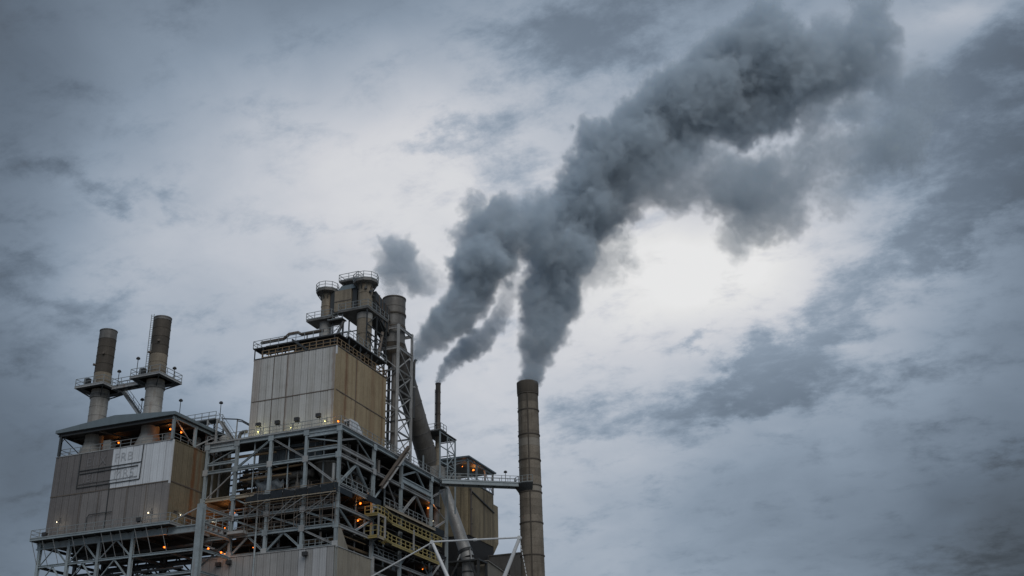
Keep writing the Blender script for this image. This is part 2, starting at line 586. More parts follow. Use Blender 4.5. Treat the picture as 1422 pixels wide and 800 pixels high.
# ---------------------------------------------------------------- ground
g = box('ground', -2500, 2500, -2500, 2500, -1, 0, 'ground')
g['kind'] = 'structure'


# ================================================================ 1. LEFT CLAD BUILDING
LB = thing('clad_building', 'grey clad building on steel legs at the left with gabled canopy and faded lettering', 'building', (-31.5, -1, 0))
X0, X1, YF, YB = -41.55, -21.62, -7.0, 6.5
box('wall', X0 + .1, X1 - .1, YF + .08, YB, 37.6, 49.12, 'inner_dark', LB)
n = 18
w18 = (X1 - X0) / n


def left_m(i, r):
    if r == 1:
        return 'clad_white' if i >= 9 else 'clad_left_dark'
    return 'clad_left_dark' if i < 5 else 'clad_left'


clad(LB, 'y', YF, X0, X1, n, [(37.62, 43.55), (43.58, 49.2)], left_m)
clad(LB, 'x', X1, YF, YB, 12, [(37.62, 43.55), (43.58, 49.2)], lambda i, r: 'clad_left_side')
box('corner_trim', X1 - .12, X1 + .09, YF - .10, YF + .1, 43.2, 49.25, 'trim_white', LB)
box('corner_trim', X1 - .10, X1 + .08, YF - .09, YF + .1, 37.62, 43.18, 'clad_left', LB)
box('seam_strip', X0, X1 - .15, YF - .11, YF - .02, 43.48, 43.62, 'steel_brown', LB)
box('seam_strip', X1 + .02, X1 + .11, YF + .12, YB, 43.48, 43.62, 'steel_brown', LB)
box('parapet_cap', X0 - .05, X1 - .14, YF - .12, YF + .2, 49.2, 49.32, 'steel_grey', LB)
box('parapet_cap', X1 - .1, X1 + .12, YF + .22, YB, 49.2, 49.32, 'clad_left_side', LB)
# removed sign: conduit frame and ghost lettering
for a, b in (((-37.05, 49.15), (-37.1, 44.3)), ((-26.45, 49.15), (-26.55, 44.35)), ((-37.1, 44.3), (-26.55, 44.35)), ((-37.08, 46.7), (-26.5, 46.75)), ((-31.45, 44.3), (-31.45, 38.3)), ((-36.9, 44.75), (-27., 44.8)), ((-36.9, 46.25), (-27., 46.3))):
    th = .10 if a[1] > 44.9 or a[1] < 44.5 else .05
    beam('sign_conduit', (a[0], YF - .13, a[1]), (b[0], YF - .13, b[1]), th, th, 'steel_dark', LB, 'box')


def lettering(txt, x, z, size, parent, m='letter_paint'):
    cu = bpy.data.curves.new('lettering', 'FONT')
    cu.body = txt
    cu.size = size
    cu.extrude = .004
    cu.space_character = 1.15
    tmp = bpy.data.objects.new('tmp', cu)
    COL.objects.link(tmp)
    bpy.context.view_layer.update()
    me = bpy.data.meshes.new_from_object(tmp.evaluated_get(bpy.context.evaluated_depsgraph_get()))
    bpy.data.objects.remove(tmp)
    me.materials.clear()
    o = link('lettering', me, m, parent)
    o.location = Vector((x, YF - .10, z)) - world_origin(parent)
    o.rotation_euler = (R(90), 0, 0)
    return o


lettering('EIIX', -36.0, 47.2, 1.8, LB, 'letter_faint')
lettering('PRB', -31.2, 47.3, 1.7, LB)
lettering('IEII', -36.2, 44.95, 1.6, LB, 'letter_faint')
lettering('MRS', -31.0, 44.95, 1.7, LB)
# wall pipe with a crook
pipe('wall_pipe', [(-34.5, YF - .25, 38.2), (-34.5, YF - .25, 39.9), (-34.2, YF - .25, 40.3), (-30.4, YF - .25, 40.3)], .06, 'steel_dark', LB, 8)
for x in (-36.2, -33.1, -28.4, -25.2):
    beam('downpipe', (x, YF - .12, 37.8), (x, YF - .12, 43.4), .05, .05, 'steel_brown', LB, 'box')
# deck with cantilevered walkway
box('deck', -42.5, -19.7, -8.6, YB, 37.34, 37.56, 'floor_dark', LB)
beam('edge_beam', (-42.5, -8.66, 37.40), (-19.6, -8.66, 37.40), .14, .34, 'steel_blue', LB, 'I')
beam('edge_beam', (-19.63, -8.5, 37.40), (-19.63, 0, 37.40), .14, .34, 'steel_grey', LB, 'I')
beam('edge_beam', (-42.55, -8.5, 37.40), (-42.55, 6, 37.40), .14, .34, 'steel_blue', LB, 'I')
railing([(-42.5, 5, 37.56), (-42.5, -8.6, 37.56), (-19.7, -8.6, 37.56), (-19.7, -1, 37.56)], 'rail_grey', LB, 1.15, 1.55)
# legs and under-deck frame
for y in (-7.0, 0.0, 6.2):
    for x in (-42.0, -37.0, -31.95, -26.5):
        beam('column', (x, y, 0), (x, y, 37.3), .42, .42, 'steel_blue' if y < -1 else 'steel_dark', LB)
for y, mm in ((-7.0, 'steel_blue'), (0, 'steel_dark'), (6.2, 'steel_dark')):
    beam('girder', (-42.6, y, 36.75), (-21.2, y, 36.75), .4, .85, mm, LB)
    beam('chord', (-42.2, y, 34.0), (-16.3, y, 33.95), .28, .32, mm, LB)
    beam('chord', (-42.2, y, 31.1), (-16.3, y, 31.1), .28, .32, mm, LB)
    beam('chord', (-42.2, y, 28.3), (-16.3, y, 28.3), .28, .32, mm, LB)
    for xa, xb in ((-42., -37.), (-37., -31.95), (-31.95, -26.5)):
        xm = (xa + xb) / 2
        for zt, zb in ((36.4, 34.1), (33.8, 31.2), (31.0, 28.4)):
            if (zt < 35 and xa == -37.) and y > -1:
                continue
            beam('brace', (xa + .2, y, zb), (xm - .05, y, zt), .16, .18, mm, LB, 'L')
            beam('brace', (xm + .05, y, zt), (xb - .2, y, zb), .16, .18, mm, LB, 'L')
beam('girder', (-21.0, -7.0, 36.7), (-16.3, -7.0, 36.7), .42, .95, 'steel_blue', LB)
for x in (-42., -37., -31.95, -26.5):
    for z in (36.7, 34.0, 31.1):
        beam('cross_beam', (x, -6.7, z), (x, 6.1, z), .25, .35, 'steel_dark', LB)
    beam('brace', (x, -6.7, 31.3), (x, -.3, 33.8), .14, .16, 'steel_dark', LB, 'L')
    beam('brace', (x, .3, 33.8), (x, 6.0, 31.3), .14, .16, 'steel_dark', LB, 'L')
for i, x in enumerate((-42.2, -40.4, -38.6, -35.4, -33.6, -30.6, -29.1, -27.6, -25.2, -23.4, -21.0)):
    beam('kick_strut', (x, -8.55, 37.25), (x + .15, -7.1, 34.1), .09, .09, 'steel_grey', LB, 'L')
for i in range(9):
    x = -41 + i * 2.3
    beam('joist', (x, -8.4, 37.2), (x, 6.2, 37.2), .12, .25, 'steel_dark', LB)
# hung pipe runs below deck
for y, z, r_, x1 in ((-3, 35.6, .22, -17), (-1.2, 35.0, .16, -17), (1.8, 33.2, .3, -17), (-4.6, 32.4, .18, -20), (3.6, 35.2, .25, -17)):
    pipe('under_pipe', [(-40, y, z), (x1, y, z)], r_, 'steel_dark', LB, 10)
# canopy storey
for x, y in ((-41.0, -7.2), (-21.75, -7.2), (-21.75, -2.4), (-21.75, 2.4), (-41.0, 0), (-41.0, 6.0), (-21.75, 6.0), (-31.4, 6.0)):
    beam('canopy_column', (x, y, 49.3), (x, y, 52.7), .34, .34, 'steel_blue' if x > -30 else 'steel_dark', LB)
RX0, RX1, RY0, RY1 = -41.75, -21.35, -7.7, 7.2
XM = -31.6
rv = []
for y in (RY0, RY1):
    rv += [(RX0, y, 52.62), (RX1, y, 52.62), (RX1, y, 53.05), (XM, y, 53.92), (RX0, y, 53.05)]
meshobj('roof', rv, [(0, 1, 2, 3, 4), (9, 8, 7, 6, 5), (0, 4, 9, 5), (1, 6, 7, 2), (2, 7, 8, 3), (3, 8, 9, 4), (0, 5, 6, 1)], 'roof_sheet', LB)
box('soffit', RX0 + .2, RX1 - .2, RY0 + .2, RY1 - .2, 52.5, 52.6, 'inner_dark', LB)
for y in (-7.3, -2.4, 2.4, 6.0):
    beam('roof_beam', (-41.4, y, 52.32), (-21.7, y, 52.32), .2, .34, 'steel_dark', LB)
for y in (-5, 0, 4.2):
    beam('purlin', (-41.2, y, 52.4), (-22, y, 52.4), .12, .16, 'steel_dark', LB)
beam('eave_beam', (-21.75, -7.5, 52.35), (-21.75, 6.8, 52.35), .2, .36, 'steel_blue', LB)
beam('eave_beam', (-41.1, -7.5, 52.35), (-41.1, 6.8, 52.35), .2, .36, 'steel_dark', LB)
beam('knee_brace', (-41, -7.2, 51.2), (-40.0, -7.2, 52.3), .12, .12, 'steel_dark', LB, 'L')
beam('brace', (-41, -6.9, 52.2), (-41.0, -.3, 49.5), .14, .14, 'steel_dark', LB, 'L')
beam('brace', (-21.75, -7.0, 52.3), (-21.75, -2.6, 49.6), .16, .16, 'steel_grey', LB, 'L')
beam('brace', (-21.75, -2.2, 49.6), (-21.75, 2.2, 52.2), .14, .14, 'steel_grey', LB, 'L')
beam('brace', (-34.5, -7.0, 52.2), (-30.5, -1, 51.6), .2, .2, 'steel_brown', LB, 'L')
railing([(-41.2, 5, 49.32), (-41.2, -6.8, 49.32), (-22, -6.8, 49.32), (-22, 5, 49.32)], 'rail_grey', LB, 1.05, 1.8, kick=False)
box('roof_unit', -34.3, -33.1, -6.2, -5.0, 49.2, 51.0, 'shell_pale', LB)
box('back_wall', -36.5, -22.0, 5.9, 6.2, 49.2, 52.5, 'inner_dark', LB)
for i, (x, y, h) in enumerate(((-25.2, -3.4, 2.2), (-24.0, -5.2, 1.5), (-23.6, 0.5, 2.6), (-31.8, -2, 1.9), (-33.4, 1, 2.4))):
    lathe('roof_tank', x, y, [(0, 49.3 + h), (.5, 49.3 + h - .05), (.62, 49.3 + h - .25), (.62, 49.25)], 'shell_grey', LB, 16)


# ---- the two left stacks
def left_stack(x, y, ztop, label, with_ladder):
    s = thing('exhaust_stack', label, 'stack', (x, y, 49.2), 'pair of round stacks above the canopy')
    r = 1.25
    lathe('base_cone', x, y, [(2.05, 49.25), (2.05, 49.5), (1.32, 51.25), (1.32, 51.4), (1.25, 51.42)], 'shell_pale', s, 28)
    z = 51.42
    k = 0
    while z < ztop - .3:
        z1 = min(z + 1.32, ztop)
        mname = 'shell_pale' if z < 58.6 else ('shell_tan' if z < (62.0 if with_ladder else 61.0) else 'shell_soot')
        if z > ztop - 1.5:
            mname = 'shell_grey'
        lathe('shell_course', x, y, [(r, z), (r + .035, z + .01), (r + .035, z + .10), (r, z + .11), (r, z1)], mname, s, 32)
        z = z1
        k += 1
    lathe('rim', x, y, [(r, ztop - .12), (r + .05, ztop - .12), (r + .05, ztop), (r - .08, ztop), (r - .08, ztop - 2.5)], 'shell_grey', s, 32)
    # platform
    a = 2.5
    zp = 59.55
    px = [(-a, -a), (a, -a), (a, a), (-a, a)]
    lathe('platform', x, y, [(r + .08, zp), (2.4, zp), (2.4, zp - .16), (r + .08, zp - .16), (r + .08, zp)], 'steel_dark', s, 4, R(45))
    meshobj('platform_plate', [(x - a, y - a, zp - .16), (x + a, y - a, zp - .16), (x + a, y + a, zp - .16), (x - a, y + a, zp - .16), (x - a, y - a, zp), (x + a, y - a, zp), (x + a, y + a, zp), (x - a, y + a, zp)],
            [(0, 3, 2, 1), (4, 5, 6, 7), (0, 1, 5, 4), (1, 2, 6, 5), (2, 3, 7, 6), (3, 0, 4, 7)], 'grating', s)
    for (ax, ay), (bx, by) in zip(px, px[1:] + px[:1]):
        beam('edge_beam', (x + ax * 1.02, y + ay * 1.02, zp - .1), (x + bx * 1.02, y + by * 1.02, zp - .1), .1, .32, 'steel_grey', s)
        beam('bracket', (x + ax * .98, y + ay * .98, zp - .2), (x + ax * .36, y + ay * .36, zp - 1.3), .13, .16, 'steel_dark', s, 'box')
    lathe('collar', x, y, [(r, zp - 1.5), (r + .14, zp - 1.45), (r + .14, zp - .9), (r, zp - .85)], 'shell_grey', s, 32)
    railing([(x + ax, y + ay, zp) for ax, ay in px], 'rail_grey', s, 1.15, 1.5, closed=True)
    box('instrument_box', x - 1.3, x - .5, y - 2.2, y - 1.6, zp, zp + 1.2, 'steel_dark', s)
    for zz_, da in ((ztop - 4.0, 40), (ztop - 5.6, -20)):
        ang = R(-100 + da)
        pipe('sample_port', [(x + math.cos(ang) * (r - .1), y + math.sin(ang) * (r - .1), zz_), (x + math.cos(ang) * (r + .35), y + math.sin(ang) * (r + .35), zz_)], .18, 'steel_brown', s, 10)
    if with_ladder:
        ladder('ladder', x - r * .82 - .12, y - r * .62 - .12, zp, ztop + .5, 'x', 'rail_grey', s, .45)
        meshobj('patch_plate', [Vector((x + math.cos(t) * (r + .045), y + math.sin(t) * (r + .045), zq)) for zq in (ztop - 5.4, ztop - 4.3) for t in (R(-133), R(-120), R(-107))], [(0, 1, 4, 3), (1, 2, 5, 4)], 'shell_pale', s)
    else:
        meshobj('patch_plate', [Vector((x + math.cos(t) * (r + .045), y + math.sin(t) * (r + .045), zq)) for zq in (ztop - 9.0, ztop - 8.0) for t in (R(-110), R(-98), R(-86))], [(0, 1, 4, 3), (1, 2, 5, 4)], 'shell_pale', s)
    return s


left_stack(-37.45, -4.6, 68.75, 'leftmost round exhaust stack, brown and sooty above, without a ladder', False)
left_stack(-27.75, -4.6, 69.1, 'taller looking exhaust stack with a ladder, right of the leftmost stack', True)

FB = thing('footbridge', 'steel footbridge joining the two left exhaust stacks', 'footbridge', (-32.6, -4.6, 59.4))
box('walkway', -34.9, -30.3, -5.2, -4.0, 59.3, 59.42, 'grating', FB)
for y in (-5.26, -3.94):
    beam('stringer', (-34.9, y, 59.22), (-30.3, y, 59.22), .12, .42, 'steel_grey', FB)
    railing([(-34.9, y, 59.45), (-30.3, y, 59.45)], 'rail_grey', FB, 1.1, 1.5)
for x in (-34, -32.6, -31.2):
    beam('cross_beam', (x, -5.2, 59.1), (x, -4, 59.1), .1, .16, 'steel_dark', FB, 'box')
ST = thing('access_stair', 'narrow steel stair from the footbridge down to the canopy roof', 'stair', (-30.5, -3.2, 53.6))
stair('flight', (-34.6, -3.2, 59.4), (-30.0, -3.2, 54.0), .9, 'steel_grey', ST)
for y in (-3.7, -2.7):
    beam('handrail', (-34.6, y, 60.4), (-30.0, y, 55.0), .06, .06, 'rail_grey', ST, 'box')
    for q in (.1, .35, .6, .85, 1.):
        x, z = -34.6 + 4.6 * q, 59.4 - 5.4 * q
        beam('baluster', (x, y, z), (x, y, z + 1.0), .05, .05, 'rail_grey', ST, 'box')


# ---- roof walkway and little stair tower right of the canopy
RW = thing('roof_walkway', 'railed roof walkway with a narrow stair tower between canopy and tall box', 'walkway', (-24, 2.0, 49.3))
box('walkway', -28.5, -21.2, 1.2, 2.8, 54.45, 54.6, 'grating', RW)
railing([(-28.5, 1.2, 54.6), (-21.2, 1.2, 54.6)], 'rail_grey', RW, 1.1, 1.3)
railing([(-21.2, 2.8, 54.6), (-28.5, 2.8, 54.6)], 'rail_grey', RW, 1.1, 1.3)
for x in (-22.5, -20.9):
    for y in (1.2, 2.8):
        beam('post_column', (x, y, 42.2), (x, y, 54.5), .2, .2, 'steel_grey', RW, 'box')
for k in range(5):
    z = 50.4 + k * .95
    for y in (1.2, 2.8):
        a, b = ((-22.5, -20.9) if k % 2 else (-20.9, -22.5))
        beam('lacing', (a, y, z - .95), (b, y, z), .08, .08, 'steel_grey', RW, 'box')
stair('flight', (-21.0, 2.0, 54.5), (-17.9, 2.0, 50.45), .9, 'steel_grey', RW)
for y in (1.5, 2.5):
    beam('handrail', (-21.0, y, 55.5), (-17.9, y, 51.4), .06, .06, 'rail_grey', RW, 'box')
for x in (-27.5, -24.8):
    beam('post_column', (x, 2, 53), (x, 2, 54.4), .14, .14, 'steel_dark', RW, 'box')
CP = thing('pipe_bridge', 'thin bent pipe line crossing from the stair tower to the tall box', 'pipe', (-18, 2.2, 50.4))
pipe('pipe_run', [(-21.0, 2.4, 54.9), (-18.4, 2.4, 54.45), (-17.6, 2.4, 54.2), (-15.6, 2.4, 53.0)], .09, 'steel_dark', CP, 8)
pipe('pipe_run', [(-18.4, 2.6, 54.25), (-17.6, 2.6, 54.0), (-15.6, 2.6, 52.8)], .07, 'steel_dark', CP, 8)
beam('pipe_support', (-18.4, 2.5, 50.4), (-18.4, 2.5, 54.4), .13, .13, 'steel_grey', CP, 'box')
PB = thing('elbow_pipe', 'thick grey elbow pipe at the foot of the tall box', 'pipe', (-16.6, 1.4, 50.4))
pipe('pipe_body', [(-16.9, 1.2, 50.4), (-16.9, 1.2, 51.4), (-16.75, 1.2, 51.75), (-16.4, 1.2, 51.9), (-15.7, 1.2, 51.9)], .26, 'shell_grey', PB, 14)
lathe('flange', -16.9, 1.2, [(.26, 50.42), (.4, 50.42), (.4, 50.54), (.26, 50.54)], 'steel_dark', PB, 14)
RT = thing('vent_drum', 'small pale domed vent drum beside the stair tower', 'vent', (-19.2, 1.0, 50.4))
lathe('drum', -19.2, 1.0, [(0, 51.75), (.3, 51.7), (.75, 51.35), (.78, 50.4)], 'shell_pale', RT, 20)
lathe('hoop', -19.2, 1.0, [(.78, 50.9), (.83, 50.92), (.83, 51.02), (.78, 51.04)], 'steel_grey', RT, 20)

# ================================================================ 2. STEEL PROCESS TOWER
TW = thing('steel_tower', 'open blue grey steel tower with beams, braces and decks under the tall clad box', 'tower', (-8, 12, 0))
XS = (-21.1, -16.2, -10.7, -5.1, 0.0)
YS = (0.0, 9.6, 18.1, 28.3, 34.0)
TOPZ = 50.1
for i, x in enumerate(XS):
    for j, y in enumerate(YS):
        if j and i < 2 and j > 2:
            continue
        edge = (j == 0 or i == 4)
        ztop = TOPZ - .35
        zb = 0
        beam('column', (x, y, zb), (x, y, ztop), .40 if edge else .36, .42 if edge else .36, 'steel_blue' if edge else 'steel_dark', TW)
beam('column', (-16.05, -7.0, 0), (-16.05, -7.0, 39.75), .85, .8, 'steel_blue', TW)
# left face beams (y = 0)
for a, b, z, w, h in ((0, 4, 50.02, .35, .5), (0, 1, 47.35, .3, .4), (3, 4, 47.35, .32, .5), (0, 4, 46.2, .34, .45), (0, 4, 39.35, .3, .36), (0, 4, 36.83, .34, .45), (0, 4, 34.2, .26, .3)):
    for k in range(a, b):
        beam('beam', (XS[k] + .25, -.02, z), (XS[k + 1] - .25, -.02, z), w, h, 'steel_blue', TW)
beam('girder', (XS[0] + .25, -.05, 49.45), (XS[1] - .25, -.05, 49.45), .3, .8, 'steel_blue', TW)
beam('girder', (XS[3] + .25, -.05, 49.5), (XS[4] - .25, -.05, 49.5), .3, .62, 'steel_blue', TW)
beam('beam', (-20.9, -.1, 42.2), (-12.9, -.1, 42.25), .3, .5, 'beige', TW)
beam('beam', (-12.9, -.05, 42.2), (-.2, -.05, 42.2), .24, .3, 'steel_grey', TW)
# right face beams (x = 0)
for a, b, z, w, h, mm in ((0, 4, 50.0, .35, .5, 'steel_blue'), (0, 1, 47.35, .32, .5, 'steel_grey'), (2, 3, 47.3, .34, .85, 'steel_blue'), (0, 3, 46.25, .34, .45, 'steel_grey'), (0, 1, 42.1, .3, .4, 'steel_grey'),
                          (1, 4, 41.6, .34, .6, 'steel_grey'), (0, 1, 39.4, .3, .4, 'steel_grey'), (0, 1, 36.85, .32, .45, 'steel_grey'), (1, 4, 34.6, .3, .4, 'steel_grey'), (1, 4, 32.4, .26, .3, 'steel_grey'), (1, 4, 38.6, .26, .3, 'steel_dark')):
    for k in range(a, b):
        beam('beam', (.02, YS[k] + .25, z), (.02, YS[k + 1] - .25, z), w, h, mm, TW)
# braces, left face
for x0_, z0_, x1_, z1_, t in ((-20.9, 47.5, -16.4, 49.2, .2), (-20.9, 42.5, -16.5, 45.9, .2), (-16., 46.5, -10.9, 49.75, .24), (-10.5, 49.75, -5.3, 46.5, .24), (-4.9, 49.2, -.3, 48.1, .2),
                              (-4.9, 45.9, -.4, 42.4, .26), (-15.9, 39.1, -10.9, 37.1, .22), (-10.5, 39.1, -5.3, 37.15, .22), (-4.9, 39.1, -.3, 37.3, .22),
                              (-16.0, 34.4, -13.5, 36.6, .24), (-13.4, 36.6, -10.9, 34.4, .24), (-10.5, 34.4, -8.0, 36.6, .24), (-7.9, 36.6, -5.3, 34.4, .24), (-4.9, 36.6, -.4, 34.4, .24), (-20.9, 36.5, -16.4, 34.4, .2), (-15.9, 42.0, -10.9, 39.5, .18)):
    beam('brace', (x0_, .1, z0_), (x1_, .1, z1_), t, t, 'steel_blue' if random.random() < .6 else 'steel_grey', TW, 'L' if t < .22 else 'I')
for x in (-13.6, -8.1):
    beam('hanger', (x, .35, 39.4), (x, .35, 49.8), .12, .12, 'steel_blue', TW, 'box')
# braces, right face
for y0_, z0_, y1_, z1_, t in ((.3, 48.3, 4.6, 49.7, .22), (4.8, 49.7, 9.3, 47.6, .2), (.4, 42.4, 4.7, 45.95, .3), (4.9, 45.95, 9.2, 42.3, .3), (2.4, 45.9, 5.0, 42.3, .16), (.4, 39.2, 4.7, 37.0, .22), (9.3, 39.3, 5.0, 37.0, .22), (9.9, 42.3, 13.8, 45.9, .18), (14., 45.9, 17.8, 42.3, .18),
                              (18.4, 47.9, 23.1, 49.7, .26), (23.3, 49.7, 27.6, 46.6, .22), (18.4, 42.2, 23.1, 46.0, .3), (23.3, 46.0, 28.0, 42.2, .26), (28.6, 47.0, 33.7, 49.5, .24), (28.6, 46.4, 33.7, 44.6, .2), (28.6, 41.9, 33.7, 44.4, .26),
                              (9.9, 36.9, 13.8, 34.8, .2), (18.4, 34.8, 23, 38.7, .2), (23.2, 38.7, 28, 34.8, .2), (28.6, 34.8, 33.6, 38.7, .2)):
    beam('brace', (-.1, y0_, z0_), (-.1, y1_, z1_), t, t, 'steel_blue' if random.random() < .5 else 'steel_grey', TW, 'L' if t < .22 else 'I')
# beam from the outrigger column to the tower
for z, h in ((39.45, .34), (37.35, .25), (36.6, .3), (34.0, .3), (31.2, .3)):
    beam('beam', (-16.1, -6.6, z), (-16.1, -.3, z), .26, h, 'steel_grey' if z > 34.5 else 'steel_blue', TW)
    beam('beam', (-20.9, -.3, z), (-20.9, -6.4, z), .2, h * .8, 'steel_dark', TW)
for k in range(5):
    box('stub', -16.4, -15.95, -5.9 + k * 1.15, -5.6 + k * 1.15, 36.78, 37.2, 'steel_grey', TW)
beam('brace', (-21.2, -6.8, 37.9), (-16.4, -6.9, 39.5), .18, .2, 'steel_grey', TW, 'L')
beam('brace', (-16.1, -6.6, 31.5), (-16.1, -.4, 36.2), .2, .2, 'steel_dark', TW, 'L')
box('ledge_plate', -17.0, -13.4, -1.3, -.1, 36.9, 37.25, 'steel_grey', TW)
# decks (solid plates over checkered steel)
for x0_, x1_, y0_, y1_, z in ((-16.5, -.1, .3, 33.7, 50.15), (-21.3, -16.52, .15, 4.2, 50.15), (-10.5, -.4, .5, 33, 46.35), (-21.0, -.4, .5, 12, 42.35), (-9., -.4, 12.1, 33, 41.75), (-14.5, -.4, .6, 33, 39.5), (-21, -.4, .6, 33, 36.6), (-21, -.4, .6, 33, 33.9)):
    box('floor_plate', x0_, x1_, y0_, y1_, z - .12, z, 'floor_dark', TW)
box('deck_edge', -21.4, .32, -.34, .29, 50.3, 50.42, 'steel_grey', TW)
box('deck_edge', -.09, .34, .30, 34.3, 50.3, 50.42, 'steel_grey', TW)
# secondary beams under floors
for z in (49.7, 46.0, 42.0, 39.2, 36.3):
    for x in XS[2:4]:
        beam('joist', (x, .4, z), (x, 33, z), .25, .35, 'steel_dark', TW)
    for y in (4.8, 9.6, 13.9, 18.1, 23.2):
        beam('joist', (-16, y, z), (-.3, y, z), .22, .32, 'steel_dark', TW)
railing([(-21.2, -.2, 50.42), (.2, -.2, 50.42), (.2, 30.6, 50.42)], 'rail_grey', TW, 1.1, 1.5)
railing([(.12, .5, 42.4), (.12, 9.4, 42.4)], 'rail_grey', TW, 1.1, 1.5)
railing([(-20.8, .1, 39.55), (-.4, .1, 39.55)], 'rail_grey', TW, 1.05, 1.6)
railing([(-15.8, .25, 37.05), (-.3, .25, 37.05)], 'rail_grey', TW, 1.05, 1.6)
railing([(-5.0, .15, 34.2), (-.3, .15, 34.2)], 'rail_grey', TW, 1.05, .9)
railing([(-16.2, -6.4, 37.5), (-16.2, -.5, 37.5)], 'rail_grey', TW, 1.05, 1.4)
railing([(.1, 10, 34.8), (.1, 17.5, 34.8)], 'rail_grey', TW, 1.05, 1.4)
# near-black walls added to keep the interior dark, and interior bracing
box('shade_wall', -9.3, -9.1, 16.5, 33.5, 30, 50.0, 'inner_dark', TW)
box('shade_wall', -14.2, -9.3, 16.5, 16.7, 30, 44.2, 'inner_dark', TW)
box('shade_wall', -20.9, -14.3, 8.0, 8.2, 30, 45.4, 'inner_dark', TW)
box('shade_wall', -9.0, -1.6, 33.3, 33.5, 30, 49.9, 'inner_dark', TW)
box('shade_wall', -14.2, -14.0, 8.3, 16.4, 30, 44.2, 'inner_dark', TW)
for k in range(9):
    z = 45.6 + (k % 4) * .95
    beam('inner_tie', (-20.8, 5.0 + .45 * k, z), (-14.6, 5.0 + .45 * k, z + .05), .14, .2, 'steel_dark', TW)
for k in range(10):
    x = -20.6 + k * .64
    beam('inner_post', (x, 6.4, 45.3), (x, 6.4, 49.0 - .9 * (k % 3)), .1, .1, random.choice(('steel_dark', 'steel_grey', 'steel_brown')), TW, 'box')
    beam('inner_brace', (x, 6.9, 45.4 + .3 * (k % 2)), (x + 1.2, 6.9, 48.2 - .4 * (k % 3)), .09, .09, 'steel_dark', TW, 'box')
for k in range(5):
    box('inner_box', -20.2 + k * 1.25, -19.4 + k * 1.25 + .3 * (k % 2), 5.6, 6.2, 45.3, 46.1 + .5 * ((k * 2) % 3), 'steel_brown', TW)
for k in range(26):
    y = random.choice((4.8, 7.0, 9.6))
    xa = random.choice(XS[:4])
    z0_ = random.choice((34.2, 36.9, 39.5, 42.4))
    beam('inner_brace', (xa + .3, y, z0_), (xa + 5.0, y, z0_ + 2.4), .13, .13, random.choice(('steel_dark', 'steel_grey')), TW, 'L')
for k in range(18):
    x = random.choice((-5.1, -2.5, -7.8))
    ya = random.choice(YS[:4])
    z0_ = random.choice((34.8, 39.6, 41.9, 46.4))
    beam('inner_brace', (x, ya + .3, z0_), (x, ya + random.uniform(5, 8.), z0_ + 3.0), .15, .15, random.choice(('steel_dark', 'steel_grey')), TW, 'L')
for x, y in ((-18.6, 2.5), (-14.2, 3.2), (-12.3, 1.6), (-7.0, 2.2), (-3.2, 1.4), (-1.6, 3.4), (-1.3, 7.2), (-1.4, 12.2), (-1.2, 15.3), (-1.6, 21.0), (-1.3, 25.4), (-1.2, 31)):
    beam('inner_post', (x, y, 34), (x, y, random.choice((46, 49.8, 42.2))), .16, .16, random.choice(('steel_grey', 'steel_dark', 'steel_blue')), TW, 'box')
for k in range(8):
    z = random.uniform(35, 45)
    beam('cable_tray', (-20.5 + k * .6, 2 + .7 * k, z), (-.8, 2 + .7 * k, z), .35, .08, 'steel_brown', TW, 'box')


for k, x in enumerate(XS):
    for z in (49.9, 46.2, 42.2, 39.35, 36.83, 34.3):
        box('gusset', x - .42, x + .42, -.25, -.21, z - .42, z + .42, random.choice(('steel_blue', 'steel_grey')), TW)
for k, y in enumerate(YS[1:4]):
    for z in (49.8, 46.25, 41.6):
        box('gusset', .22, .26, y - .45, y + .45, z - .42, z + .42, random.choice(('steel_blue', 'steel_grey')), TW)
for k in range(34):
    z = random.choice((34.9, 35.6, 37.6, 38.3, 40.3, 41.0, 43.1, 43.9, 44.6, 47.0, 48.3, 49.0)) + random.uniform(-.2, .2)
    x0_ = random.uniform(-20.5, -6)
    y0_ = random.uniform(.5, 3.2)
    pipe('conduit', [(x0_, y0_, z), (min(-.3, x0_ + random.uniform(3, 9)), y0_, z)], random.choice((.05, .07, .1, .16)), random.choice(('steel_grey', 'steel_brown', 'duct_grey', 'steel_dark', 'rail_tan')), TW, 8)
for k in range(26):
    x0_ = random.uniform(-20.5, -.8)
    y0_ = random.uniform(.5, 2.8)
    z = random.choice((34.1, 36.9, 39.5, 42.4, 46.4))
    pipe('conduit', [(x0_, y0_, z), (x0_, y0_, z + random.uniform(1.8, 3.6))], random.choice((.05, .08, .12, .2)), random.choice(('steel_grey', 'steel_brown', 'duct_grey', 'duct_pale')), TW, 8)
for k in range(40):
    z = random.choice((35.2, 36.0, 39.3, 40.2, 43.0, 44.2, 45.2, 47.2, 48.4, 49.2)) + random.uniform(-.2, .2)
    y0_ = random.uniform(.8, 26)
    x0_ = random.uniform(-3.2, -.5)
    if k % 3:
        pipe('conduit', [(x0_, y0_, z), (x0_, min(33, y0_ + random.uniform(3, 9)), z)], random.choice((.05, .08, .12, .2)), random.choice(('steel_grey', 'steel_brown', 'duct_grey', 'steel_dark', 'rail_tan')), TW, 8)
    else:
        pipe('conduit', [(x0_, y0_, z - 1.5), (x0_, y0_, z + 1.4)], random.choice((.06, .1, .22)), random.choice(('steel_grey', 'duct_grey', 'duct_pale')), TW, 8)




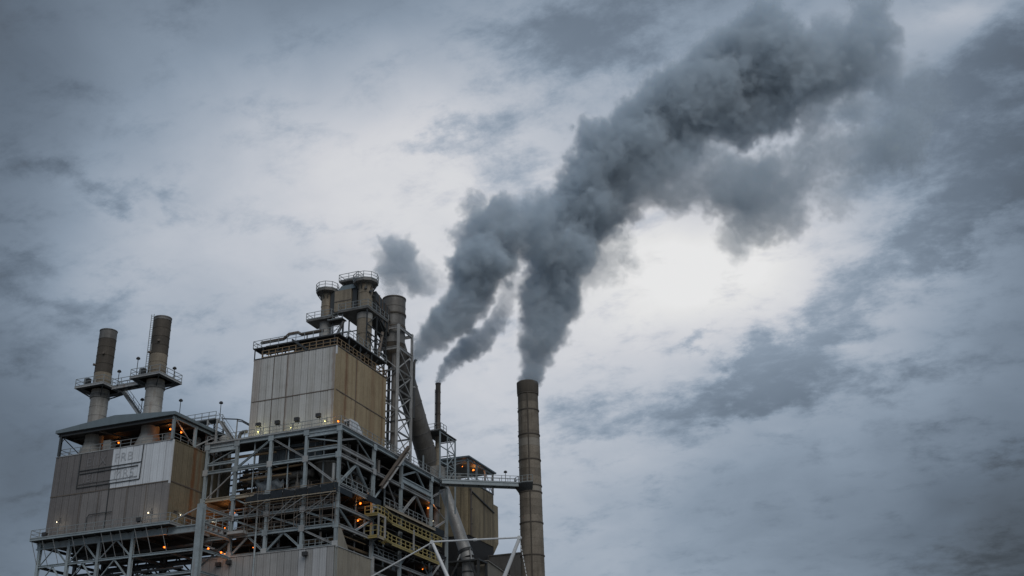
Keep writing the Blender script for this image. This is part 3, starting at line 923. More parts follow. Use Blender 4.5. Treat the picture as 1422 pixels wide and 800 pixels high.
# ---- inner equipment
EQ = thing('clad_chamber', 'bluish grey clad chamber behind the upper beams of the steel tower', 'chamber', (-9.5, 6, 46.4))
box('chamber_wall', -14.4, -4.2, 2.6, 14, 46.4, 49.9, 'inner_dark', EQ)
clad(EQ, 'y', 2.6, -14.4, -4.2, 9, [(46.4, 49.5)], lambda i, r: 'clad_blue')
box('chamber_door', -9.4, -8.5, 2.42, 2.54, 46.4, 48.8, 'steel_dark', EQ)
HP = thing('cone_hopper', 'pale cone hopper behind the tower corner', 'hopper', (-3.6, 3.6, 42.4))
lathe('hopper_cone', -3.6, 3.6, [(.45, 42.4), (.5, 43.0), (2.1, 46.2), (2.1, 46.3)], 'duct_grey', HP, 24)
lathe('hopper_rim', -3.6, 3.6, [(2.1, 46.0), (2.22, 46.0), (2.22, 46.2), (2.1, 46.2)], 'steel_grey', HP, 24)
VS = thing('process_vessel', 'fat grey upright vessel inside the middle of the steel tower', 'vessel', (-8.2, 4.6, 39.6))
lathe('vessel_shell', -8.2, 4.6, [(1.0, 39.6), (2.3, 41.2), (2.3, 44.6), (1.4, 45.7), (0, 46.0)], 'duct_grey', VS, 28)
lathe('vessel_band', -8.2, 4.6, [(2.3, 43.0), (2.4, 43.0), (2.4, 43.2), (2.3, 43.2)], 'steel_dark', VS, 28)
V2 = thing('process_vessel', 'small dull vessel beside the pale fluttering sheet in the tower', 'vessel', (-12.6, 4, 42.4))
lathe('vessel_shell', -12.6, 4.2, [(.9, 42.4), (1.3, 42.8), (1.3, 45.2), (.5, 46.0), (0, 46.0)], 'shell_grey', V2, 22)
lathe('vessel_band', -12.6, 4.2, [(1.3, 44.), (1.38, 44.), (1.38, 44.15), (1.3, 44.15)], 'steel_dark', V2, 22)
HD = thing('horizontal_duct', 'long horizontal grey duct behind the left face beams', 'duct', (-9, 2.4, 44.9))
pipe('duct_body', [(-15.2, 2.0, 44.9), (-5.2, 2.0, 44.9)], .55, 'duct_grey', HD, 18)
for x in (-14, -11.4, -8.8, -6.2):
    pipe('duct_flange', [(x, 2.0, 44.9), (x + .12, 2.0, 44.9)], .64, 'steel_grey', HD, 18)
for k, (lab, pts, r_, mm) in enumerate((
        ('brown pipe running level behind the left face braces', [(-15.6, .9, 45.5), (-12, .9, 45.55), (-9.5, .9, 45.75), (-4.8, .9, 45.9)], .14, 'rail_tan'),
        ('upright pale pipe just left of the tower corner', [(-1.1, .6, 42.4), (-1.1, .6, 45.3)], .22, 'duct_pale'),
        ('thin tall pipe standing before the lower braces', [(-11.9, -.5, 30), (-11.9, -.5, 41.8)], .12, 'steel_blue'),
        ('upright pale pipe behind the second right face column', [(-.6, 10.2, 42.4), (-.6, 10.2, 45.9)], .26, 'duct_pale'),
        ('slanting brown pipe low behind the far right columns', [(-1.6, 30.5, 49.6), (-1.6, 30.6, 44.5), (-1.2, 31.6, 43.2), (-.9, 32.8, 40.2)], .42, 'steel_brown'),
        ('upright brown pipe at the far end of the tower', [(-1.4, 33.0, 36), (-1.4, 33.0, 49.8)], .55, 'shell_grey'),
        ('sloping grey chute pipe inside the tower corner', [(-3.0, 5.5, 49.6), (-1.3, 8.4, 44.0)], .35, 'duct_grey'))):
    T = thing('process_pipe', lab, 'pipe', pts[0])
    pipe('pipe_body', pts, r_, mm, T, 12)
    d, s_, u_ = frame_of(pts[0], pts[1])
    a = Vector(pts[0]) + d * .5
    pipe('pipe_flange', [a, a + d * .1], r_ * 1.35, 'steel_dark', T, 12)
# inclined conveyor leg standing proud of the right face
IC = thing('inclined_boom', 'brown inclined beam leaning out of the right face towards the lattice mast', 'beam', (.6, 11, 44))
beam('boom', (.35, 11.3, 44.4), (.6, 19.3, 52.4), .5, .55, 'steel_brown', IC, 'I')
beam('boom_pipe', (.8, 11.3, 44.2), (1.05, 19.3, 52.2), .16, .16, 'steel_grey', IC, 'box')
for q in (.15, .5, .85):
    y, z = 11.3 + 8 * q, 44.35 + 8 * q
    beam('clamp', (.1, y, z), (1.2, y, z), .12, .12, 'steel_dark', IC, 'box')

# ---- scaffold with dark netting over the left face
SC = thing('tube_scaffold', 'thin tube scaffold standing before the middle of the tower left face', 'scaffold', (-7, -.8, 36.8))
SX = [-13.4 + 1.92 * i for i in range(8)]
for x in SX:
    for y in (-.45, -1.15):
        pipe('standard', [(x, y, 36.9), (x, y, 42.9 if x > -12 else 42.4)], .045, 'steel_brown', SC, 6)
for z in (37.9, 38.9, 39.9, 40.6, 41.3, 42.2):
    for y in (-.45, -1.15):
        pipe('ledger', [(SX[0] - .3, y, z), (SX[-1] + .3, y, z)], .04, 'rail_tan' if z > 40 and y < -1 else 'steel_brown', SC, 6)
    for x in SX[::2]:
        pipe('transom', [(x, -1.2, z), (x, -.4, z)], .04, 'steel_brown', SC, 6)
for a, b, z0_, z1_ in ((0, 2, 39.0, 41.2), (2, 4, 38.0, 41.0), (3, 6, 39.0, 42.0), (4, 6, 38, 39.9), (5, 7, 38.2, 41.0)):
    pipe('diagonal', [(SX[a], -1.2, z0_), (SX[b], -1.2, z1_)], .04, 'steel_grey', SC, 6)
box('scaffold_board', SX[0] - .3, SX[-1] + .3, -1.1, -.5, 40.72, 40.78, 'floor_dark', SC)
pipe('toe_rail', [(SX[0] - .3, -1.22, 40.9), (SX[-1] + .4, -1.22, 40.9)], .07, 'beige', SC, 6)
NT_ = thing('debris_net', 'dark navy netting wrapped round the tower corner at mid height', 'netting', (-5, -1.2, 41))
for k in range(7):
    x0_ = SX[k]
    h0, h1 = 42.0 + random.uniform(-.25, .2), 42.0 + random.uniform(-.25, .2)
    if k < 2:
        h0, h1 = h0 - .25, h1 - .1
    vs = []
    for q in range(7):
        t = q / 6
        x = x0_ + .04 + 1.84 * t
        sag = math.sin(t * math.pi) * random.uniform(.03, .12)
        for zq, dz in ((41.02, 0), (41.5, 0), (h0 + (h1 - h0) * t, -sag)):
            vs.append((x, -1.24 - random.uniform(0, .06), zq + dz))
    fs = [(3 * q + r_, 3 * q + 3 + r_, 3 * q + 4 + r_, 3 * q + 1 + r_) for q in range(6) for r_ in range(2)]
    o = meshobj('net_sheet', vs, fs, 'screen_net', NT_)
    md = o.modifiers.new('thickness', 'SOLIDIFY')
    md.thickness = .02
box('net_sheet', .12, .16, -1.1, 3.6, 41.1, 42.3, 'screen_net', NT_)
box('net_sheet', .0, .11, -1.22, -1.12, 41.05, 42.3, 'screen_net', NT_)
N2 = thing('debris_net', 'small dark net bundle on the walkway above the yellow stairs', 'netting', (.2, 9, 41.6))
box('net_sheet', .12, .3, 7.8, 11.6, 41.7, 42.6, 'screen_net', N2)
box('net_sheet', -.6, .1, 7.75, 7.85, 41.7, 42.6, 'screen_net', N2)
N3 = thing('debris_net', 'dark net at the far end of the beige walkway', 'netting', (.2, 30, 41.6))
box('net_sheet', .2, .36, 28.4, 32.4, 41.5, 42.5, 'screen_net', N3)
box('net_sheet', -.3, .19, 28.35, 28.45, 41.5, 42.5, 'screen_net', N3)
SH = thing('torn_sheet', 'pale torn plastic sheet hanging inside the left face of the tower', 'sheet', (-12, 1.2, 43))
vs, fs = [], []
for i in range(9):
    for j in range(7):
        x = -13.6 + 4.4 * i / 8
        top = 45.2 - .9 * abs(math.sin(i * 1.1)) - .05 * i
        bot = 42.6 + .5 * math.sin(i * 1.7) ** 2
        vs.append((x, 1.2 + .25 * math.sin(i * 1.3 + j), bot + (top - bot) * j / 6))
for i in range(8):
    for j in range(6):
        fs.append((i * 7 + j, i * 7 + 7 + j, i * 7 + 8 + j, i * 7 + j + 1))
o = meshobj('sheet', vs, fs, 'clad_blue', SH, smooth=60)
o.modifiers.new('thickness', 'SOLIDIFY').thickness = .015

# ---- lower clad enclosure
LW = thing('lower_enclosure', 'pale clad wall block filling the base of the steel tower', 'building', (-8, 5, 0))
box('wall', -21.0, -.06, -.05, 9.4, 0, 33.75, 'inner_dark', LW)
clad(LW, 'y', -.32, -21.05, .05, 20, [(27.0, 34.0), (20, 26.95), (13, 19.95), (6, 12.95)], lambda i, r: 'clad_low_pale' if i in (15, 17, 18) else 'clad_low')
clad(LW, 'x', .1, -.30, 9.4, 9, [(27.0, 34.0), (20, 26.95), (13, 19.95), (6, 12.95)], lambda i, r: 'clad_low_side')
box('parapet_cap', -21.1, .2, -.45, -.06, 34.0, 34.12, 'steel_grey', LW)
box('parapet_cap', -.05, .24, -.05, 9.5, 34.0, 34.12, 'steel_grey', LW)
meshobj('chute_plate', [(-.2, .4, 34.15), (.1, .4, 34.15), (.1, 3.2, 34.15), (-.2, 3.2, 34.15), (-.2, .4, 36.9), (.1, .4, 36.9), (.1, .9, 36.9), (-.2, .9, 36.9)], BOXF, 'clad_low_side', LW)
for x, y in ((.25, 9.7),):
    beam('corner_post', (x, y, 0), (x, y, 34.4), .3, .3, 'steel_grey', LW)

# ---- tall clad box on the deck
TB = thing('clad_box', 'tall clad box with grey front and tan side on top of the steel tower', 'building', (-9, 9, 50.3))
BX0, BX1, BY0, BY1 = -15.75, -2.15, 1.8, 16.7
box('wall', BX0 + .08, BX1 - .08, BY0 + .08, BY1, 50.16, 62.7, 'inner_dark', TB)
clad(TB, 'y', BY0, BX0, BX1, 12, [(50.45, 56.3), (56.4, 62.8)], lambda i, r: 'clad_grey')
clad(TB, 'x', BX1, BY0, BY1, 13, [(50.45, 56.3), (56.4, 62.8)], lambda i, r: 'clad_tan')
box('corner_trim', BX1 - .10, BX1 + .08, BY0 - .10, BY0 + .08, 50.45, 61.6, 'clad_tan', TB)
box('corner_trim', BX1 - .11, BX1 + .09, BY0 - .11, BY0 + .08, 61.62, 62.85, 'trim_white', TB)
box('corner_trim', BX0 - .06, BX0 + .06, BY0 - .09, BY0 + .06, 50.45, 62.8, 'clad_grey', TB)
box('seam_strip', BX0 + .07, BX1 - .12, BY0 - .10, BY0 - .02, 56.28, 56.42, 'steel_brown', TB)
box('seam_strip', BX1 + .02, BX1 + .10, BY0 + .1, BY1, 56.28, 56.42, 'steel_brown', TB)
for x in (-12.35, -10.1):
    box('seam_strip', x - .045, x + .045, BY0 - .105, BY0 - .02, 50.5, 62.75, 'steel_brown', TB)
box('seam_strip', BX1 + .02, BX1 + .105, 7.3, 7.4, 50.5, 62.75, 'steel_brown', TB)
box('roof_plate', BX0 - .1, BX1 + .1, BY0 - .1, BY1 + .1, 62.82, 62.95, 'steel_dark', TB)
railing([(BX0 + 1.2, BY0, 62.95), (BX1, BY0, 62.95), (BX1, BY1, 62.95)], 'rail_tan', TB, 1.1, 1.15, th=.09)
EN = thing('entry_hood', 'small pale blue entry hood on the deck beside the tan wall', 'shed', (-1.4, 5.2, 50.4))
box('hood_wall', -2.0, -.9, 4.3, 6.2, 50.45, 52.6, 'clad_white', EN)
meshobj('hood_slope', [(-2.0, 6.2, 50.45), (-.9, 6.2, 50.45), (-.9, 9.0, 50.45), (-2.0, 9.0, 50.45), (-2.0, 6.2, 52.6), (-.9, 6.2, 52.6), (-.9, 6.3, 52.6), (-2.0, 6.3, 52.6)], BOXF, 'clad_white', EN)
box('doorway', -1.85, -1.1, 4.2, 4.3, 50.5, 52.3, 'steel_dark', EN)

# ---- roof equipment on the tall box
PR = thing('roof_pipe_rack', 'dark raised pipe rack along the front roof edge of the tall box', 'pipe rack', (-10, 3.5, 62.95))
box('rack_deck', -16.6, -2.2, 2.4, 4.6, 64.85, 65.0, 'grating', PR)
for x in (-16.3, -14.9, -12.4, -9.0, -6.0, -3.0):
    for y in (2.5, 4.5):
        beam('rack_post', (x, y, 62.95), (x, y, 64.85), .13, .13, 'steel_dark', PR, 'box')
    beam('rack_cross', (x, 2.4, 64.75), (x, 4.6, 64.75), .12, .18, 'steel_dark', PR)
railing([(-16.6, 2.4, 65.0), (-2.2, 2.4, 65.0)], 'rail_grey', PR, 1.1, 1.5, kick=False)
railing([(-16.6, 4.6, 65.0), (-16.6, 2.4, 65.0)], 'rail_grey', PR, 1.1, 1.0)
railing([(-2.2, 4.6, 65.0), (-8.2, 4.6, 65.0)], 'rail_grey', PR, 1.1, 1.5)
pipe('long_pipe', [(-15.6, 2.9, 65.9), (-11.8, 2.9, 65.9), (-10.9, 2.9, 66.5), (-9.4, 2.9, 66.5), (-8.8, 2.9, 66.1), (-5.2, 2.9, 66.1)], .24, 'steel_brown', PR, 12)
pipe('long_pipe', [(-15.2, 3.7, 65.5), (-4.0, 3.7, 65.5)], .18, 'steel_dark', PR, 10)
pipe('long_pipe', [(-14.8, 3.3, 64.3), (-3.0, 3.3, 64.3)], .28, 'steel_dark', PR, 12)
stair('flight', (-9.6, 2.1, 65.0), (-6.9, 2.1, 62.95), .8, 'steel_dark', PR)
P2 = thing('roof_service_deck', 'dark service deck with railings along the right roof edge of the tall box', 'platform', (-4.2, 10, 62.95))
box('service_plate', -5.6, -2.0, 4.8, 16.6, 65.2, 65.35, 'grating', P2)
for y in (5.2, 8.5, 12, 16):
    for x in (-5.4, -2.2):
        beam('service_post', (x, y, 62.95), (x, y, 65.2), .16, .16, 'steel_dark', P2, 'box')
    beam('service_brace', (-2.2, y, 63.1), (-2.2, y + 2.2, 65.1), .1, .1, 'steel_dark', P2, 'L')
railing([(-2.1, 4.8, 65.35), (-2.1, 16.6, 65.35)], 'rail_grey', P2, 1.1, 1.4)
railing([(-5.6, 4.8, 65.35), (-5.6, 9.5, 65.35)], 'rail_grey', P2, 1.1, 1.4)
for k, (x, y, h, r_) in enumerate(((-3.2, 6.4, 1.6, .45), (-3.0, 9.6, 1.5, .5), (-3.4, 14.6, 1.8, .5), (-7.6, 6.2, 2.0, .6), (-12.8, 6.0, 1.6, .5))):
    T = thing('roof_fan', ('squat dark fan housing on the tall box roof, nearest the front corner', 'squat dark fan housing below the service deck middle', 'squat dark fan housing at the far end of the service deck', 'dark fan housing behind the pipe rack under the left cyclone', 'dark fan housing behind the left end of the pipe rack')[k], 'fan', (x, y, 62.95))
    lathe('fan_body', x, y, [(r_, 62.95), (r_, 62.95 + h * .7), (r_ * .6, 62.95 + h * .85), (r_ * .6, 62.95 + h), (0, 62.95 + h)], 'shell_tan' if k == 2 else 'steel_dark', T, 16)
    box('fan_motor', x - .3, x + .3, y - r_ - .5, y - r_ + .05, 63.0, 63.6, 'steel_brown', T)


def cyclone(x, y, r, parts, zmid, ztop, label, plat, top_r):
    c = thing('cyclone_vessel', label, 'vessel', (x, y, 62.95), 'upright vessels on the tall box roof')
    for nm, prof, mm in parts:
        lathe(nm, x, y, prof, mm, c, 30)
    px0, px1, py0, py1 = plat
    box('platform', px0, px1, py0, py1, zmid - .3, zmid, 'shell_grey', c)
    railing([(px0, py1, zmid), (px0, py0, zmid), (px1, py0, zmid), (px1, py1, zmid)], 'rail_grey', c, 1.1, 1.3)
    # round top platform
    n_ = 10
    lathe('top_platform', x, y, [(r, ztop - .62), (top_r * .96, ztop - .42), (top_r, ztop - .38), (top_r, ztop), (r * .5, ztop)], 'shell_grey', c, n_)
    for i in range(n_):
        a = 2 * math.pi * (i + .5) / n_
        beam('bracket', (x + math.cos(a) * r, y + math.sin(a) * r, ztop - 1.5), (x + math.cos(a) * top_r * .9, y + math.sin(a) * top_r * .9, ztop - .45), .1, .14, 'steel_dark', c, 'box')
    railing([(x + top_r * math.cos(2 * math.pi * i / n_), y + top_r * math.sin(2 * math.pi * i / n_), ztop) for i in range(n_)], 'rail_grey', c, 1.05, 1.4, closed=True)
    return c


CA = cyclone(-10.35, 12, .85, [('lower_shell', [(.8, 62.95), (.8, 65.5), (.95, 66), (.95, 71.7)], 'shell_pale'),
                               ('upper_shell', [(.95, 72.0), (.85, 72.1), (.85, 74.2), (.9, 74.25), (.9, 74.4), (.85, 74.45), (.85, 76.7)], 'shell_tan')], 72.0, 77.0,
             'slim tan cyclone vessel with round top platform, left one above the tall box', (-12.9, -8.5, 10.4, 13.6), 1.75)
CB = cyclone(-3.6, 12, 1.12, [('lower_shell', [(.8, 64.6), (1.15, 66.0), (1.15, 68.4), (1.2, 68.42), (1.2, 68.6), (1.15, 68.62), (1.15, 70.9)], 'shell_tan'),
                              ('neck_shell', [(1.15, 70.9), (1.2, 70.92), (1.2, 71.9)], 'shell_pale'),
                              ('upper_shell', [(1.12, 72.4), (1.12, 75.2), (1.17, 75.22), (1.17, 75.4), (1.12, 75.42), (1.12, 77.0)], 'shell_tan')], 72.4, 77.3,
             'stout tan cyclone vessel with railed round top, right one above the tall box', (-7.2, -2.1, 10.2, 16.8), 1.95)
for q in range(3):
    a = R(-60 + q * 35)
    pipe('nozzle', [(-3.6 + math.cos(a) * 1.05, 12 + math.sin(a) * 1.05, 75.8 - q * .5), (-3.6 + math.cos(a) * 1.5, 12 + math.sin(a) * 1.5, 75.8 - q * .5)], .22, 'steel_dark', CB, 10)
DC = thing('duct_box', 'square tan duct box between the two cyclone vessels', 'duct', (-7.2, 12, 72.6))
box('duct_wall', -8.6, -5.7, 11.3, 13, 72.9, 76.4, 'shell_tan', DC)
box('duct_rib', -8.65, -5.65, 11.24, 11.3, 74.5, 74.65, 'steel_brown', DC)
meshobj('duct_roof', [(-8.1, 11.3, 76.4), (-5.0, 11.3, 76.4), (-5.0, 13, 76.4), (-8.1, 13, 76.4), (-7.6, 11.5, 77.2), (-5.2, 11.5, 77.2), (-5.2, 12.8, 77.2), (-7.6, 12.8, 77.2)], BOXF, 'roof_sheet', DC)
for x0_, x1_ in ((-9.45, -8.7), (-5.6, -4.8)):
    box('duct_joint', x0_, x1_, 11.5, 12.8, 72.8, 76.5, 'steel_dark', DC)
TP = thing('top_gantry', 'small railed gantry on the very top between the cyclone vessels', 'platform', (-6, 12, 77.3))
box('gantry_plate', -7.9, -4.5, 11.2, 12.8, 77.75, 77.95, 'shell_grey', TP)
railing([(-7.9, 11.2, 77.95), (-4.5, 11.2, 77.95), (-4.5, 12.8, 77.95), (-7.9, 12.8, 77.95)], 'rail_grey', TP, 1.1, 1.6, closed=True)
for x in (-7.6, -5.0):
    beam('gantry_post', (x, 12, 77.1), (x, 12, 77.8), .2, .2, 'shell_pale', TP, 'box')
for k in range(16):
    x = random.uniform(-13.5, -2.8)
    y = random.uniform(5.2, 10.2)
    h = random.uniform(.8, 2.6)
    if k % 3 == 0:
        box('service_box', x, x + random.uniform(.5, 1.2), y, y + .7, 62.96, 62.96 + h * .8, random.choice(('steel_dark', 'steel_brown', 'shell_grey')), P2)
    elif k % 3 == 1:
        pipe('service_pipe', [(x, y, 62.96), (x, y, 63.6 + h), (x + .4, y, 64.0 + h), (min(-2.4, x + random.uniform(1, 3.5)), y, 64.0 + h)], random.choice((.1, .16, .22)), random.choice(('steel_dark', 'steel_brown', 'shell_grey')), P2, 10)
    else:
        beam('service_post', (x, y, 62.96), (x, y, 66 + h), .12, .12, 'steel_dark', P2, 'box')
for z in (67.6, 68.4, 69.6):
    beam('service_tie', (-2.3, 10.4, z), (-2.3, 16.6, z - .2), .12, .16, 'steel_dark', P2, 'box')
for ya, za, yb, zb in ((10.4, 65.4, 13.5, 68.4), (13.5, 65.4, 10.6, 68.4), (13.5, 65.4, 16.6, 68.2), (16.6, 65.4, 13.6, 68.2), (10.4, 69.5, 13.5, 72.0), (16.6, 69.4, 13.5, 72.0)):
    beam('service_brace', (-2.3, ya, za), (-2.3, yb, zb), .1, .1, 'steel_dark', P2, 'L')
for y in (10.4, 13.5, 16.6):
    beam('service_post', (-2.3, y, 65.3), (-2.3, y, 72.0), .16, .16, 'steel_dark', P2, 'box')
CW = thing('cross_walk', 'short dark walkway under the cyclone platforms', 'walkway', (-7.9, 12, 70))
box('walk_plate', -9.2, -6.6, 10.6, 11.8, 71.2, 71.35, 'grating', CW)
railing([(-9.2, 10.6, 71.35), (-6.6, 10.6, 71.35)], 'rail_grey', CW, 1.0, 1.0)
for x in (-8.6, -6.9, -5.8):
    beam('walk_post', (x, 11.2, 62.95), (x, 11.2, 71.2), .16, .16, 'steel_dark', CW, 'box')
for x0_, z0_, x1_, z1_ in ((-8.6, 66, -6.9, 69), (-6.9, 66, -8.6, 69), (-6.9, 66.2, -5.8, 69.5), (-8.6, 69.4, -6.9, 71), (-5.8, 65, -6.9, 66)):
    beam('walk_brace', (x0_, 11.2, z0_), (x1_, 11.2, z1_), .1, .1, 'steel_dark', CW, 'L')
for z in (65.8, 67.3, 69.2):
    beam('walk_tie', (-12.2, 11.4, z), (-3.0, 11.4, z), .12, .14, 'steel_dark', CW, 'box')
for k, (lab, pts, r_, mm) in enumerate((
        ('dark pipe looping over the roof behind the left cyclone', [(-12.5, 9, 66.6), (-9, 9, 66.8), (-7.6, 9, 67.0), (-6.6, 9.4, 68.4), (-6.4, 10.5, 70.6)], .22, 'steel_dark'),
        ('level dark pipe crossing below the cyclone platforms', [(-13.2, 8.2, 66.1), (-4.8, 8.2, 66.3)], .28, 'steel_dark'),
        ('dark sloping pipe beside the stout cyclone', [(-2.3, 14.2, 65.5), (-2.5, 15.8, 70.2)], .26, 'steel_brown'))):
    T = thing('roof_pipe', lab, 'pipe', pts[0])
    pipe('pipe_body', pts, r_, mm, T, 12)
    d, s_, u_ = frame_of(pts[0], pts[1])
    a = Vector(pts[0]) + d * .8
    pipe('pipe_flange', [a, a + d * .12], r_ * 1.35, 'steel_grey', T, 12)

# ---- lattice mast, fat stack, diagonal duct
LM = thing('lattice_mast', 'tall grey steel lattice mast around the fat stack beside the tan wall', 'mast', (-2.6, 19.8, 50.3))
LXs, LYs = (-4.55, -.6), (17.45, 22.15)
for x in LXs:
    for y in LYs:
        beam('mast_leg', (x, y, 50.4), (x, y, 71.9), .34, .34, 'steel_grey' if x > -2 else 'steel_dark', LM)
zl = [51.2, 54.6, 57.9, 61.2, 64.5, 68.1, 71.5]
for k, z in enumerate(zl):
    hh = .5 if k >= 5 else .22
    for x in LXs:
        beam('mast_ring', (x, LYs[0], z), (x, LYs[1], z), .2, hh, 'steel_grey', LM)
    for y in LYs:
        beam('mast_ring', (LXs[0], y, z), (LXs[1], y, z), .2, hh, 'steel_grey', LM)
    if k < len(zl) - 1:
        z2 = zl[k + 1]
        for x in LXs:
            ym = (LYs[0] + LYs[1]) / 2
            if k < 5:
                beam('mast_brace', (x, LYs[0], z), (x, LYs[1], z2), .13, .13, 'steel_grey', LM, 'L')
                beam('mast_brace', (x, LYs[1], z), (x, LYs[0], z2), .13, .13, 'steel_grey', LM, 'L')
        for y in LYs:
            if k < 5:
                a, b = (LXs if k % 2 else LXs[::-1])
                beam('mast_brace', (a, y, z), (b, y, z2), .13, .13, 'steel_grey', LM, 'L')
FS = thing('fat_stack', 'short fat grey round stack inside the lattice mast', 'stack', (-2.6, 19.6, 69.4))
r_ = 1.82
z = 69.4
while z < 77.1:
    z1 = min(z + 1.55, 77.3)
    lathe('shell_course', -2.6, 19.6, [(r_, z), (r_ + .05, z + .01), (r_ + .05, z + .12), (r_, z + .13), (r_, z1)], 'duct_grey' if z > 74 else 'shell_grey', FS, 40)
    z = z1
lathe('stack_ring', -2.6, 19.6, [(r_, 74.2), (r_ + .14, 74.25), (r_ + .14, 74.5), (r_, 74.55)], 'shell_soot', FS, 40)
lathe('stack_ring', -2.6, 19.6, [(r_, 72.0), (r_ + .12, 72.05), (r_ + .12, 72.3), (r_, 72.35)], 'shell_soot', FS, 40)
lathe('stack_rim', -2.6, 19.6, [(r_, 77.1), (r_ + .08, 77.1), (r_ + .08, 77.3), (r_ - .06, 77.3), (r_ - .06, 74)], 'shell_soot', FS, 40)
lathe('stack_boot', -2.6, 19.6, [(r_, 69.4), (1.62, 68.6), (1.0, 66.2), (0, 66)], 'shell_soot', FS, 40)
UP = thing('upper_duct', 'dark ribbed duct between the stout cyclone and the fat stack', 'duct', (-3, 15.5, 72.4))
meshobj('duct_wall', [(-4.2, 13.0, 72.45), (-2.3, 13.0, 72.45), (-2.3, 18.2, 70.2), (-4.2, 18.2, 70.2), (-4.2, 13.0, 76.0), (-2.3, 13.0, 76.0), (-2.3, 18.2, 74.6), (-4.2, 18.2, 74.6)], BOXF, 'steel_dark', UP)
for q in (.2, .4, .6, .8):
    y = 13 + 5.2 * q
    zb, zt = 72.45 - 2.25 * q, 76 - 1.4 * q
    box('duct_rib', -2.3, -2.2, y, y + .12, zb, zt, 'steel_brown', UP)
beam('duct_rib', (-2.22, 13.0, 74.4), (-2.22, 18.2, 72.5), .1, .12, 'steel_brown', UP, 'box')
DD = thing('diagonal_duct', 'huge round grey duct slanting down behind the lattice mast', 'duct', (-2.6, 33.2, 51))
A, B = Vector((-2.6, 20.3, 69.6)), Vector((-2.6, 34.0, 52.4))
N = 9
for k in range(N):
    pipe('duct_section', [A.lerp(B, k / N), A.lerp(B, (k + .985) / N)], 1.62, 'duct_grey', DD, 36, r1=1.62)
    a = A.lerp(B, (k + .98) / N)
    d = (B - A).normalized()
    pipe('duct_flange', [a, a + d * .1], 1.68, 'shell_grey', DD, 36)
lathe('duct_foot', -2.6, 34.2, [(2.2, 50.3), (2.0, 51.8), (1.5, 53.2), (0, 53.4)], 'duct_grey', DD, 30)
VP = thing('mast_riser', 'plain upright grey riser pipe inside the lattice mast', 'pipe', (-1.5, 18.2, 50.3))
pipe('riser_body', [(-1.5, 18.25, 50.4), (-1.5, 18.25, 66.3), (-1.7, 18.6, 67.3)], .5, 'duct_grey', VP, 18)
lathe('riser_flange', -1.5, 18.25, [(.5, 56.2), (.6, 56.2), (.6, 56.4), (.5, 56.4)], 'steel_dark', VP, 18)
VT = thing('vent_pipe', 'dark thin vent pipe clamped to the far leg of the lattice mast', 'pipe', (-.35, 22.6, 60))
pipe('vent_body', [(-.35, 22.55, 58), (-.35, 22.55, 67.0), (-.35, 22.75, 67.6), (-.35, 23.1, 67.8)], .2, 'steel_dark', VT, 12)
pipe('vent_flange', [(-.35, 22.55, 63), (-.35, 22.55, 63.12)], .28, 'steel_grey', VT, 12)

# ---- thin stack with its own frame
TS = thing('thin_stack', 'thin brown pipe stack rising from a small frame at the tower end', 'stack', (-1, 32.75, 50.3))
z = 50.4
while z < 67.0:
    z1 = min(z + 1.9, 67.2)
    lathe('pipe_course', -1.0, 32.75, [(.42, z), (.48, z + .01), (.48, z + .1), (.42, z + .11), (.42, z1)], 'shell_tan' if z < 57 else 'steel_brown', TS, 20)
    z = z1
lathe('pipe_rim', -1.0, 32.75, [(.42, 67.0), (.47, 67.0), (.47, 67.2), (.36, 67.2), (.36, 65.5)], 'shell_soot', TS, 20)
ladder('ladder', -1.1, 32.2, 58.5, 66.0, 'x', 'steel_dark', TS, .35)
TF = thing('stack_frame', 'small braced steel frame with platform round the thin stack', 'frame', (-1, 33, 50.3))
for x in (-2.4, .5):
    for y in (30.4, 36.2):
        beam('frame_leg', (x, y, 46 if y > 34 else 50.4), (x, y, 58.2), .2, .2, 'steel_blue', TF, 'box')
box('platform', -2.6, .7, 30.2, 36.4, 58.2, 58.35, 'grating', TF)
railing([(.7, 30.2, 58.35), (.7, 32.4, 58.35)], 'rail_grey', TF, 1.1, 1.1)
railing([(-2.6, 30.2, 58.35), (.7, 30.2, 58.35)], 'rail_grey', TF, 1.1, 1.1)
for x in (-2.4, .5):
    for z0_, z1_ in ((50.6, 53.2), (53.2, 55.7), (55.7, 58.1)):
        beam('frame_brace', (x, 33.2, z0_), (x, 36.2, z1_), .1, .1, 'steel_blue', TF, 'L')
        beam('frame_brace', (x, 36.2, z0_), (x, 33.2, z1_), .1, .1, 'steel_blue', TF, 'L')
    beam('frame_leg', (x, 33.2, 50.4), (x, 33.2, 58.2), .14, .14, 'steel_blue', TF, 'box')
for z in (50.8, 53.2, 55.7, 58.0):
    beam('frame_tie', (.5, 30.4, z), (.5, 36.2, z), .12, .14, 'steel_blue', TF, 'box')
    beam('frame_tie', (-2.4, 36.2, z), (.5, 36.2, z), .12, .14, 'steel_blue', TF, 'box')
box('frame_hopper', -1.9, -.1, 31.8, 33.8, 50.4, 53.0, 'shell_pale', TF)

